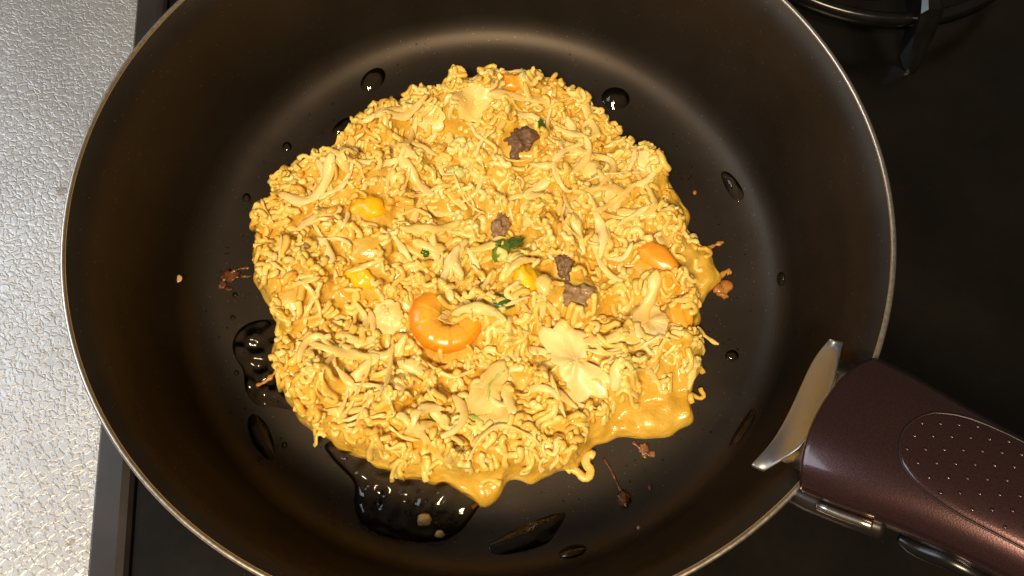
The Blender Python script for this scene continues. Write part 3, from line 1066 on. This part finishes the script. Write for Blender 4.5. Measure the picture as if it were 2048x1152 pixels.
def drop_leaf(name, poly, material, z_up=.0006, thick=.0003, label=None, ruffle=.0006, px=True):
    """flat torn piece with an irregular outline, draped over the heap"""
    P = np.array([at(x, y, ZT)[:2] for x, y in poly]) if px else np.array(poly, float)
    c = P.mean(0)
    d = P - c
    a = np.arctan2(d[:, 1], d[:, 0]); i = np.argsort(a)
    r = np.hypot(d[:, 0], d[:, 1])[i]; a = a[i]
    aa = np.concatenate([a - 2 * math.pi, a, a + 2 * math.pi]); r3 = np.concatenate([r, r, r])
    na_, nr_ = 44, 9
    T = np.linspace(-math.pi, math.pi, na_, endpoint=False)
    rt = np.interp(T, aa, r3) * (1 + .05 * np.sin(T * 9 + c[0] * 900) + .05 * np.sin(T * 14 + c[1] * 700) + .03 * np.sin(T * 20))
    zc = [hm_soft(c[0], c[1], .002)]
    top = [(c[0], c[1], zc[0][1] * .4 + zc[0][0] * .6 + z_up)]
    for s in np.linspace(0, 1, nr_ + 1)[1:]:
        for t, rr in zip(T, rt):
            x, y = c[0] + rr * s * math.cos(t), c[1] + rr * s * math.sin(t)
            zm_, zx = hm_soft(x, y, .0022)
            top.append((x, y, zm_ * .62 + zx * .38 + z_up + ruffle * .5 * math.sin(x * 700 + y * 500 + c[0] * 4000) + ruffle * .35 * math.sin(x * 1900 - y * 1300 + c[1] * 3000) - .0005 * s ** 6))
    top = np.array(top)
    for _ in range(3):        # relax the sheet so that it drapes instead of copying every noodle
        g = top[1:, 2].reshape(nr_, na_)
        g2 = (g + np.roll(g, 1, 1) + np.roll(g, -1, 1)) / 3
        g2[1:-1] = (g2[1:-1] * 2 + g2[:-2] + g2[2:]) / 4
        top[1:, 2] = g2.ravel()
    top[0, 2] = top[1:na_ + 1, 2].mean()
    bot = top.copy(); bot[:, 2] -= thick * 2
    nb = len(top)
    V = np.concatenate([top, bot])
    Fc = []
    for k in range(na_):
        l = (k + 1) % na_
        Fc.append((0, 1 + k, 1 + l)); Fc.append((nb, nb + 1 + l, nb + 1 + k))
        for i in range(nr_ - 1):
            q = (1 + i * na_ + k, 1 + (i + 1) * na_ + k, 1 + (i + 1) * na_ + l, 1 + i * na_ + l)
            Fc.append(q); Fc.append(tuple(nb + z for z in q[::-1]))
        e = 1 + (nr_ - 1) * na_
        Fc.append((e + k, nb + e + k, nb + e + l, e + l))
    o = mesh_obj(name, V, Fc, material, cake)
    if label: o['label'] = label
    sel = top[1::3]
    stamp(sel - np.array([0, 0, .0012]), np.full(len(sel), .0012), -2)
    return o


def px_ribbon(name, pts, wpx, material, **kw):
    return drop_ribbon(name, [at(x, y, ZT)[:2] for x, y in pts], wpx * PXM, material, **kw)


def rand_ribbon(x, y):
    L = random.choice([random.uniform(.006, .014), random.uniform(.010, .026)]); a = random.uniform(0, 6.28); bend = random.gauss(0, 55)
    pts = []
    n = 7
    for i in range(n):
        s = (i / (n - 1) - .5) * L
        pts.append((x + s * math.cos(a) - bend * s * s * math.sin(a), y + s * math.sin(a) + bend * s * s * math.cos(a)))
    if not all(inside_noo(p[0], p[1], .001) and clear_of(*p) for p in pts): return
    drop_ribbon('cabbage_shred', pts, random.choice([random.uniform(.0009, .0018), random.uniform(.0016, .003), random.uniform(.0025, .0048)]), M['cabbage'], z_up=random.uniform(.0002, .0008), taper=(random.uniform(.1, .4), random.uniform(.1, .5)))


def rand_leaf(x, y):
    sx, sy, a = random.uniform(.0025, .0055), random.uniform(.0018, .0035), random.uniform(0, 6.28)
    poly = []
    for k in range(9):
        t = k / 9 * 6.28
        q = random.uniform(.65, 1.3)
        u, v = sx * q * math.cos(t), sy * q * math.sin(t)
        poly.append((x + u * math.cos(a) - v * math.sin(a), y + u * math.sin(a) + v * math.cos(a)))
    drop_leaf('cabbage_leaf', poly, M['cabbage'], px=False, z_up=.0003)


for (x, y) in scatter(170, .004):
    if clear_of(x, y): rand_ribbon(x, y)
for (x, y) in scatter(34, .006):
    if clear_of(x, y): rand_leaf(x, y)
for (x, y) in scatter(700, .0012):
    if clear_of(x, y): noodle_clump(x, y)

# pieces singled out in the photograph
px_ribbon('scallion_piece', [(990, 505), (1003, 520), (1008, 490)], 40, M['scallion'], thick=.0007, label='green scallion bit below the small meat lump')
px_ribbon('scallion_piece', [(1022, 486), (1030, 500), (1036, 514)], 38, M['scallion'], thick=.0007, label='green scallion bit beside its twin')
px_ribbon('scallion_piece', [(1004, 614), (1010, 626), (1014, 640)], 42, M['scallion'], thick=.0007, label='dark green scallion square right of the shrimp')
px_ribbon('scallion_piece', [(1325, 418), (1332, 432), (1330, 446)], 36, M['scallion'], thick=.0007, label='green scallion bit near the right edge')
px_ribbon('scallion_piece', [(1078, 258), (1090, 266)], 16, M['scallion'], thick=.0006, label='green scallion chip by the largest meat lump')
px_ribbon('scallion_piece', [(862, 832), (878, 845)], 14, M['scallion'], thick=.0005, label='green scallion chip low on the pancake')
px_ribbon('scallion_piece', [(848, 505), (856, 516)], 16, M['scallion'], thick=.0005, label='green scallion chip above the shrimp')
px_ribbon('scallion_piece', [(1292, 616), (1304, 624)], 14, M['scallion'], thick=.0005, label='small green chip under the pale strip at right')
px_ribbon('scallion_piece', [(900, 345), (915, 358), (932, 362)], 22, M['pale_scallion'], label='grey green scallion shred above centre')
px_ribbon('scallion_piece', [(1010, 748), (988, 760), (978, 785), (976, 810)], 9, M['pale_scallion'], thick=.0005, label='thin pale green curved strand')
px_ribbon('scallion_piece', [(940, 842), (965, 846), (990, 838)], 11, M['pale_scallion'], label='pale green strip low on the pancake')
px_ribbon('scallion_piece', [(1180, 395), (1195, 402), (1205, 398)], 30, M['pale_scallion'], label='pale green chip right of centre')

drop_leaf('cabbage_leaf', [(1072, 668), (1100, 660), (1118, 648), (1140, 662), (1178, 672), (1172, 705), (1168, 728), (1200, 748), (1228, 770), (1205, 800), (1180, 790), (1160, 812), (1140, 806), (1130, 770), (1115, 740), (1095, 705)], M['cabbage'], z_up=.0012, label='largest star shaped pale cabbage leaf')
drop_leaf('cabbage_leaf', [(985, 735), (1005, 720), (1015, 745), (1000, 790), (985, 830), (950, 845), (930, 828), (940, 790), (960, 760)], M['cabbage'], z_up=.0006, label='pale cabbage leaf left of the star shaped leaf')
drop_leaf('cabbage_leaf', [(985, 830), (1040, 815), (1060, 840), (1040, 870), (1000, 882), (955, 872), (950, 850)], M['cabbage'], z_up=.0004, label='soft cabbage leaf near the lower edge')
drop_leaf('cabbage_leaf', [(925, 215), (960, 185), (985, 200), (975, 240), (960, 262), (925, 260), (905, 245)], M['cabbage'], z_up=.0006, label='pale leaf near the top edge')
drop_leaf('cabbage_leaf', [(828, 208), (850, 225), (885, 238), (890, 262), (865, 268), (842, 258), (826, 235)], M['cabbage'], z_up=.0005)
drop_leaf('cabbage_leaf', [(1290, 600), (1318, 612), (1330, 650), (1312, 690), (1280, 668), (1270, 640)], M['cabbage'], z_up=.0005, label='folded pale leaf at right')
drop_leaf('cabbage_leaf', [(750, 615), (790, 605), (805, 640), (790, 665), (750, 660)], M['cabbage'], z_up=.0005)
drop_leaf('cabbage_leaf', [(1225, 390), (1245, 375), (1240, 410), (1220, 430), (1208, 415)], M['cabbage'], z_up=.0005)
drop_leaf('cabbage_leaf', [(1290, 305), (1322, 305), (1318, 350), (1285, 352)], M['cabbage'], z_up=.0006)
drop_leaf('cabbage_leaf', [(1150, 330), (1185, 325), (1200, 345), (1160, 362)], M['cabbage'], z_up=.0005)
for (x_, y_, r_) in ((1125, 690, 45), (1150, 735, 45), (1180, 780, 38), (972, 790, 38), (945, 235, 25), (1285, 630, 26)):
    q_ = at(x_, y_, ZT); reserved.append((q_[0], q_[1], r_ * PXM))
RIB = [([(1305, 560), (1300, 600), (1280, 640), (1255, 672)], 26), ([(1165, 690), (1210, 688), (1260, 682), (1312, 692)], 24), ([(1170, 705), (1220, 715), (1270, 705), (1315, 685)], 12),
       ([(765, 252), (800, 232), (830, 212)], 22), ([(975, 225), (1040, 212), (1120, 205)], 22), ([(855, 452), (868, 490), (880, 540)], 17), ([(780, 470), (805, 500), (830, 540), (845, 560)], 14),
       ([(700, 560), (740, 548), (775, 535)], 12), ([(610, 740), (618, 700), (645, 684), (670, 700), (680, 748)], 17), ([(800, 735), (840, 745), (875, 765)], 24), ([(880, 560), (900, 590), (905, 610)], 18),
       ([(905, 590), (930, 605), (945, 625)], 12), ([(1330, 680), (1310, 715), (1290, 745), (1240, 760)], 11), ([(1400, 645), (1425, 655), (1453, 668)], 10), ([(1085, 415), (1045, 395), (1020, 405)], 18),
       ([(1135, 350), (1085, 375), (1045, 405)], 22), ([(835, 330), (800, 335), (760, 350)], 18), ([(640, 335), (655, 365), (670, 395)], 15), ([(680, 340), (720, 350), (760, 345)], 16),
       ([(740, 620), (748, 650), (752, 680)], 12), ([(1090, 160), (1140, 165), (1165, 185), (1166, 205)], 7), ([(1270, 295), (1265, 330), (1250, 360)], 10), ([(1310, 280), (1318, 310), (1325, 330)], 9),
       ([(1100, 760), (1110, 800), (1130, 840)], 11), ([(880, 870), (910, 880), (930, 900)], 12), ([(690, 852), (730, 845), (775, 838)], 7), ([(1130, 430), (1150, 470), (1165, 520)], 18),
       ([(1215, 570), (1240, 560), (1265, 540)], 14), ([(1040, 590), (1005, 610), (1035, 630)], 10), ([(1000, 600), (1030, 620), (1055, 640)], 12), ([(935, 500), (955, 530), (965, 560)], 12),
       ([(560, 440), (590, 455), (620, 450)], 15), ([(1345, 610), (1375, 605), (1400, 588)], 16), ([(1375, 700), (1390, 730), (1385, 770)], 15), ([(860, 820), (890, 850), (910, 870)], 20)]
for pts, w in RIB: px_ribbon('cabbage_shred', pts, w, M['cabbage'], z_up=.0007)
for (x, y) in scatter(70, .003):
    if clear_of(x, y): rand_ribbon(x, y)
# last noodles, singly, over everything but the marked pieces
for (x, y) in scatter(330, .001):
    if clear_of(x, y):
        drop_noodle(x, y, random.uniform(0, 6.28), random.choice([random.uniform(.0035, .008), random.uniform(.006, .015)]), random.uniform(.009, .015), R(random.uniform(35, 110)), random.uniform(0, 6.28), random.gauss(0, R(35)), random.uniform(.0009, .0015), random.gauss(0, R(12)), lift=.2)
bits = Soup()
for (x, y) in scatter(130, .0008):
    if not clear_of(x, y): continue
    L_, rd = random.uniform(.0016, .0042), random.uniform(.0007, .0012)
    a, ti = random.uniform(0, 6.28), random.gauss(0, .5)
    h_ = float(hm_at(x, y))
    P_ = [(x + t * L_ * math.cos(a) * math.cos(ti) + .12 * L_ * math.sin(t * 5) * math.sin(a), y + t * L_ * math.sin(a) * math.cos(ti) - .12 * L_ * math.sin(t * 5) * math.cos(a), h_ + rd * .35 + t * L_ * math.sin(ti)) for t in np.linspace(-.5, .5, 5)]
    V, Fc = tube(P_, rd * np.array([.8, 1, 1.1, .95, .75]), sides=7, square=.1, flat=random.uniform(.5, 1))
    bits.add(V, Fc)
    stamp(np.array(P_), np.full(5, rd * .9), -2)
for (x, y) in scatter(95, .003):
    if clear_of(x, y): rand_ribbon(x, y)
k = 0
while k < 150:
    a = random.uniform(-math.pi, math.pi)
    ro1, rn1 = float(r_out(a)), min(float(r_noo(a)), float(r_out(a)))
    r1 = random.uniform(rn1 - .006, ro1 - .0025)
    k += 1
    if -0.75 < a < -0.35 and r1 > rn1 - .002: continue
    if r1 > rn1 + .004 and random.random() < .75: continue
    drop_noodle(CC[0] + r1 * math.cos(a), CC[1] + r1 * math.sin(a), random.uniform(0, 6.28), random.uniform(.004, .011), random.uniform(.010, .016), R(random.uniform(40, 110)), random.uniform(0, 6.28), random.gauss(0, R(25)), random.uniform(.00098, .0013), random.gauss(0, R(10)), lift=-.35)
# a long soft noodle over the shrimp's neighbour, and the curled end at the near edge
drop_noodle(*at(1168, 934, .003)[:2], R(35), .020, .017, R(88), 2.9, 0.1, .0016, 0)
drop_noodle(*at(1395, 790, .003)[:2], R(40), .012, .010, R(80), 1.2, 0.1, .0011, 0)

# batter body as a closed domed sheet
# (the wet batter also fills the crevices of the heap, a little below its top)
GOO = HM.copy()
for _ in range(4):
    for ax in (0, 1):
        GOO = (np.roll(GOO, 2, ax) + np.roll(GOO, 1, ax) + GOO + np.roll(GOO, -1, ax) + np.roll(GOO, -2, ax)) / 5
GOO -= 0.0018


def goo_at(x, y):
    i = np.clip(((x - G0) / GS).astype(int), 0, GN - 1); j = np.clip(((y - G0) / GS).astype(int), 0, GN - 1)
    return GOO[i, j]


na, nr = 420, 90
V, Fc = [], []
ang = np.linspace(-math.pi, math.pi, na, endpoint=False)
ro = r_out(ang)
wob = 1 + 0.010 * np.sin(ang * 23 + 1) * np.sin(ang * 5) + 0.007 * np.sin(ang * 37 + 2) * np.sin(ang * 3 + 1) + .004 * np.sin(ang * 61)
ro_s = ro * wob
V.append((CC[0], CC[1], float(mound(CC[0], CC[1]))))
fr_ = 1 - (1 - np.linspace(0, 1, nr + 1)[1:]) ** 1.35
for s in fr_:
    xs, ys = CC[0] + ro * s * np.cos(ang), CC[1] + ro * s * np.sin(ang)
    z = np.maximum(mound(xs, ys), goo_at(xs, ys)) if s < 1 else np.zeros(na)
    k = 1 + (wob - 1) * s ** 8
    xs, ys = CC[0] + ro * s * k * np.cos(ang), CC[1] + ro * s * k * np.sin(ang)
    V += list(zip(xs, ys, np.maximum(z, 0.0001)))
for k in range(na): Fc.append((0, 1 + k, 1 + (k + 1) % na))
for i in range(nr - 1):
    for k in range(na):
        l = (k + 1) % na
        Fc.append((1 + i * na + k, 1 + (i + 1) * na + k, 1 + (i + 1) * na + l, 1 + i * na + l))
b0 = len(V)
for k in range(na): V.append((V[b0 - na + k][0], V[b0 - na + k][1], -0.0003))
for k in range(na):
    l = (k + 1) % na
    Fc.append((b0 - na + k, b0 + k, b0 + l, b0 - na + l))
Fc.append(tuple(range(b0 + na - 1, b0 - 1, -1)))
tag(mesh_obj('egg_batter', np.array(V), Fc, M['batter'], cake), 'glossy yellow egg batter spreading round the edge')

tag(bits.build('chopped_bits', M['cabbage'], cake), kind='stuff')
cnt = np.bincount(OWN[OWN >= 0].ravel(), minlength=len(noodles))
order = np.argsort(-cnt)
for i in order[:300]:
    V, Fc = noodles[i]
    c = V.mean(0)
    o = mesh_obj('noodle', V - c, Fc, M['noodle'], cake)
    o.location = c
rest = Soup()
for i in order[300:]: rest.add(*noodles[i])
tag(rest.build('noodle_heap', M['noodle'], cake), kind='stuff')

# ------------------------------------------------------------------ oil on the pan


oil_w = waves(21, 350, 1100, 10)


IR, IZ = np.array([r for r, _ in inner]), np.array([z for _, z in inner])


def floor_z(px, py):
    """height of the pan's inside at a pixel"""
    z = 0.0
    for _ in range(14):
        p = at(px, py, z)
        z = .5 * z + .5 * float(np.interp(math.hypot(p[0], p[1]), IR, IZ))
    return z


def dome(poly, h, px=True, z0=0.0, power=2.2, wrinkle=0.0, level=None):
    P = np.array([at(x, y, floor_z(x, y) + z0)[:2] for x, y in poly]) if px else np.array(poly)
    # smooth closed outline
    for _ in range(4 if wrinkle else 2):
        Q = np.empty((len(P) * 2, 2))
        Q[0::2] = .75 * P + .25 * np.roll(P, -1, 0); Q[1::2] = .25 * P + .75 * np.roll(P, -1, 0)
        P = Q
    c = P.mean(0)
    n = len(P)
    V, Fc = [(c[0], c[1], z0 + h)], []
    fr = [.15, .3, .42, .54, .65, .74, .82, .88, .93, .97, 1.0]
    if wrinkle: fr = list(np.linspace(0, 1, 46)[1:])
    for s in fr:
        z = z0 + h * (1 - s ** power)
        for p in P:
            x_, y_ = c[0] + (p[0] - c[0]) * s, c[1] + (p[1] - c[1]) * s
            V.append((x_, y_, z + wrinkle * float(oil_w(x_, y_)) * (1 - s ** 6)))
    fr = fr + [1.001]
    for p in P: V.append((c[0] + (p[0] - c[0]) * 1.001, c[1] + (p[1] - c[1]) * 1.001, z0 - .0003))
    for k in range(n):
        l = (k + 1) % n
        a_ = (0, 1 + k, 1 + l)
        Fc.append(a_)
        for i in range(len(fr) - 1):
            Fc.append((1 + i * n + k, 1 + (i + 1) * n + k, 1 + (i + 1) * n + l, 1 + i * n + l))
    V = np.array(V)
    fl = np.interp(np.hypot(V[:, 0], V[:, 1]), IR, IZ)
    if level is not None:         # a deep pool keeps a level surface over the rising floor
        sv = np.concatenate([[0.0], np.repeat(fr, n)])
        V[:, 2] += np.clip(level - fl, 0, None) * np.clip(1 - sv ** 16, 0, 1)
    V[:, 2] += fl
    # keep faces pointing up whichever way the outline was traced
    area2 = np.sum(P[:, 0] * np.roll(P[:, 1], -1) - np.roll(P[:, 0], -1) * P[:, 1])
    if area2 < 0: Fc = [f[::-1] for f in Fc]
    return V, Fc


def oil(name, poly, h, label, cat='oil', group=None, z0=0.0, power=2.2, wrinkle=0.00012, level=None):
    V, Fc = dome(poly, h, z0=z0, power=power, wrinkle=wrinkle, level=level)
    return tag(mesh_obj(name, V, Fc, M['oil']), label, cat, group)


def ell(cx, cy, rx, ry, rot=0, n=10):
    return [(cx + rx * math.cos(t) * math.cos(rot) - ry * math.sin(t) * math.sin(rot), cy + rx * math.cos(t) * math.sin(rot) + ry * math.sin(t) * math.cos(rot)) for t in np.linspace(0, 6.2832, n, endpoint=False)]


oil('oil_puddle', [(560, 640), (515, 638), (478, 655), (462, 688), (470, 718), (488, 740), (488, 775), (500, 800), (520, 814), (548, 812), (585, 822), (620, 800), (620, 700)], .0016, 'wrinkled oil puddle at the left edge of the pancake', 'oil puddle', 'oil puddles', power=9, wrinkle=.00045)
oil('oil_puddle', [(640, 880), (660, 915), (690, 945), (712, 968), (706, 1005), (716, 1040), (745, 1066), (800, 1082), (870, 1087), (915, 1070), (940, 1040), (960, 1010), (990, 975), (940, 900), (800, 860)], .0008, 'large bubbly oil puddle below the pancake', 'oil puddle', 'oil puddles', power=10, wrinkle=.00038, level=.0017)
big = bpy.context.scene.objects['oil_puddle.001']
oil('oil_puddle', [(492, 850), (500, 828), (514, 828), (536, 850), (546, 880), (552, 908), (544, 922), (528, 915), (508, 890)], .0022, 'spindle shaped oil streak below the left puddle', 'oil puddle', 'oil puddles')
oil('oil_puddle', [(975, 1098), (982, 1085), (1030, 1058), (1085, 1035), (1130, 1022), (1132, 1034), (1112, 1065), (1095, 1090), (1040, 1105), (990, 1112)], .0017, 'long pointed oil film at the bottom of the pan', 'oil puddle', 'oil puddles')
oil('oil_puddle', ell(1145, 1103, 30, 13, -.25), .0018, 'small oval of oil right of the long oil film', 'oil puddle', 'oil puddles')
oil('oil_puddle', [(1456, 892), (1462, 900), (1482, 885), (1505, 850), (1514, 822), (1505, 814), (1488, 835), (1468, 868)], .0014, 'thin oil streak near the clamp plate', 'oil puddle', 'oil puddles')
oil('oil_puddle', [(1440, 348), (1448, 340), (1466, 350), (1484, 375), (1490, 395), (1476, 405), (1460, 392), (1448, 370)], .0018, 'slanted oil streak at the right of the pan', 'oil puddle', 'oil puddles')
oil('oil_drop', ell(1231, 197, 29, 23, .1, 14), .0026, 'round oil drop right of the pancake top', 'oil drop', 'oil drops')
oil('oil_drop', ell(746, 160, 30, 20, -.75, 12), .0024, 'large slanted oil drop left of the pancake top', 'oil drop', 'oil drops')
oil('oil_drop', ell(684, 252, 25, 11, -.7, 10), .0012, 'flat dark oil drop beside the upper left edge', 'oil drop', 'oil drops')
oil('oil_drop', ell(574, 294, 10, 11, 0), .0011, 'small oil drop above the left edge', 'oil drop', 'oil drops')
oil('oil_drop', ell(493, 396, 9, 10, 0), .0010, 'small oil drop at the far left of the pancake', 'oil drop', 'oil drops')
oil('oil_drop', ell(1562, 558, 9, 15, 0), .0012, 'lone oil drop at the right wall of the pan', 'oil drop', 'oil drops')
oil('oil_drop', ell(1464, 712, 14, 13, 0), .0011, 'oil drop below the pale strand at right', 'oil drop', 'oil drops')
oil('oil_drop', ell(569, 890, 6, 7, .3), .0008, 'tiny oil drop right of the spindle streak', 'oil drop', 'oil drops')
oil('oil_drop', ell(519, 918, 5, 6, .3), .0007, 'tiny oil drop at the tip of the spindle streak', 'oil drop', 'oil drops')
oil('oil_drop', ell(466, 636, 6, 6, 0), .0008, 'tiny oil drop above the left puddle', 'oil drop', 'oil drops')
oil('oil_drop', ell(473, 746, 5, 6, 0), .0007, 'tiny oil drop left of the left puddle', 'oil drop', 'oil drops')
oil('oil_drop', ell(470, 590, 6, 6, 0), .0008, 'tiny oil drop below the brown lacy crust', 'oil drop', 'oil drops')

# bubbles trapped in the big puddle: a part of it, too small to pick apart
bub = Soup()
BP = [(865, 1020), (845, 1008), (835, 985), (760, 1005), (748, 1003), (746, 1016), (763, 987), (808, 1023), (815, 1025), (832, 1030), (870, 1030), (848, 1052), (876, 1035), (890, 1042), (898, 1050), (905, 1040), (880, 1052), (885, 1060), (900, 1034), (912, 1045),
      (893, 1068), (906, 1052), (875, 1044), (830, 1000), (851, 1000), (861, 1011), (842, 1014), (728, 1008), (762, 996), (890, 1063), (899, 1071), (735, 1030), (780, 1040), (920, 1030), (908, 1030), (816, 1002), (850, 1025)]
for (x, y) in BP:
    x += random.uniform(-3, 3); y += random.uniform(-3, 3)
    bub.add(*dome(ell(x, y, *(2 * [random.uniform(2.6, 4.6)]), 0, 8), random.uniform(.0005, .0009), z0=.0023, power=3))
for t in np.linspace(0, 1, 26):
    x = np.interp(t, [0, .3, .6, 1], [718, 745, 800, 880]) + random.uniform(-3, 3); y = np.interp(t, [0, .3, .6, 1], [1045, 1068, 1084, 1089]) + random.uniform(-2, 3)
    bub.add(*dome(ell(x, y, *(2 * [random.uniform(1.6, 3)]), 0, 6), random.uniform(.0003, .0006), z0=.0001))
bo = tag(bub.build('bubbles', M['oil'], big), kind='stuff')

# fine spatter all over the pan
sp = Soup()
k = 0
while k < 330:
    a, r = random.uniform(0, 6.283), .112 * math.sqrt(random.uniform(.12, 1))
    x, y = r * math.cos(a), r * math.sin(a)
    d = np.array([x, y]) - CC
    ro_ = float(r_out(math.atan2(d[1], d[0])))
    gap = math.hypot(*d) - ro_
    if gap < .002 or random.random() > math.exp(-gap / .022) + .12: continue
    z = 0.0
    s = random.choice([.00012, .00016, .0002, .0003, .00045])
    V, Fc = dome([(x + s * math.cos(t), y + s * math.sin(t)) for t in np.linspace(0, 6.283, 6, endpoint=False)], s * 1.0, px=False, z0=z)
    sp.add(V, Fc)
    k += 1
tag(sp.build('oil_spatter', M['oil']), 'fine specks of oil spattered over the pan', 'oil', kind='stuff')

# ------------------------------------------------------------------ burnt bits and crumbs lying on the pan


def crumb(name, px, py, rx, ry, h, material, label, cat='crumb', rough=.3, z0=0.0, seed=1, group='crumbs in the pan'):
    import bmesh
    z0 += floor_z(px, py)
    c = at(px, py, z0)
    me = bpy.data.meshes.new(name)
    bm = bmesh.new(); bmesh.ops.create_icosphere(bm, subdivisions=3, radius=1)
    for v in bm.verts:
        d = v.co.normalized()
        k = 1 + rough * mnoise.noise(d * 2.2 + Vector((px, py, seed))) + rough * .5 * mnoise.noise(d * 5 + Vector((px, py, seed)))
        v.co = (c[0] + d.x * rx * PXM * k, c[1] + d.y * ry * PXM * k, z0 + h * .45 + d.z * h * .55 * k)
    bm.to_mesh(me); bm.free()
    me.polygons.foreach_set('use_smooth', [True] * len(me.polygons))
    me.materials.append(material)
    o = bpy.data.objects.new(name, me); COL.objects.link(o)
    return tag(o, label, cat, group)


crumb('crumb', 357, 558, 8, 8, .0008, M['crumb'], 'pale round crumb alone at the left of the pan', rough=.08)
crumb('crumb', 849, 1041, 13, 12, .0022, M['crumb'], 'tan crumb in the large oil puddle', z0=.0012)
crumb('crumb', 880, 1069, 8, 7, .0016, M['crumb'], 'smaller tan crumb at the lower edge of the large puddle', z0=.0012)
crumb('crumb', 1277, 1056, 3, 3, .0005, M['crumb'], 'tiny pale speck at the bottom of the pan')
crumb('crumb', 1300, 975, 4, 6, .0006, M['burnt'], 'tiny brown fleck right of the brown crust drip')
crumb('crumb', 1389, 386, 4, 5, .0008, M['toasted'], 'tiny tan fleck right of the batter lobe')


def strand(name, pts, r, material, label, cat='crust', z0=.0004, blob=None):
    P = []
    for (x, y) in pts: P.append(at(x, y, z0 + floor_z(x, y)))
    P = np.array(P)
    t = np.linspace(0, len(P) - 1, len(P) * 5)
    X = np.stack([smooth1(np.interp(t, range(len(P)), P[:, k]), 3) for k in range(3)], 1)
    rr = r * (1 + .35 * np.sin(t * 5.1) + .25 * np.sin(t * 9 + 1))
    V, Fc = tube(X, rr, sides=7, flat=.55)
    V[:, 2] = np.maximum(V[:, 2], .00005 + np.interp(np.hypot(V[:, 0], V[:, 1]), IR, IZ))
    root = empty(name, tuple(X.mean(0)))
    c = X.mean(0)
    mesh_obj('strip', V - c, Fc, material, root)
    for (bx, by, rx, ry, h) in (blob or []):
        b = crumb('blob', bx, by, rx, ry, h, material, None, None, rough=.6, group=None)
        b.location = -Vector(c); b.parent = root
    return tag(root, label, cat)


strand('burnt_crust', [(498, 535), (478, 537), (460, 545), (447, 560), (440, 572)], .0007, M['burnt'], 'brown lacy crust left of the pancake', blob=[(462, 552, 17, 12, .0007), (445, 570, 7, 9, .0006), (458, 578, 7, 4, .0005), (490, 553, 12, 3, .0005)])
strand('burnt_crust', [(532, 402), (520, 408), (511, 404)], .0005, M['burnt'], 'small red brown crust at the upper left edge', blob=[(522, 407, 8, 8, .0009)])
strand('burnt_crust', [(562, 730), (548, 748), (532, 762), (514, 773)], .0008, M['toasted'], 'tan crust strand across the left oil puddle', z0=.0012)
strand('burnt_crust', [(1208, 918), (1222, 940), (1232, 962), (1243, 985)], .0005, M['burnt'], 'brown drip ending in a round crumb below the pancake', blob=[(1247, 998, 11, 14, .0016)])
strand('burnt_crust', [(1266, 884), (1282, 898), (1300, 912)], .0006, M['burnt'], 'short brown crust under the right batter lobe', blob=[(1288, 900, 9, 12, .0007), (1304, 908, 6, 6, .0006)])
strand('burnt_crust', [(1415, 497), (1430, 490), (1446, 484)], .0008, M['toasted'], 'thin tan crust strip at the right edge')
strand('burnt_crust', [(1430, 562), (1452, 542), (1462, 545)], .0012, M['toasted'], 'toasted batter tip at the right corner of the pancake')
strand('burnt_crust', [(1432, 575), (1446, 585), (1443, 598), (1456, 565)], .0019, M['toasted'], 'curled orange toasted piece at the right edge')
strand('burnt_crust', [(945, 1015), (955, 1008), (972, 1010)], .0007, M['toasted'], 'toasted edge under the lowest batter lobe')
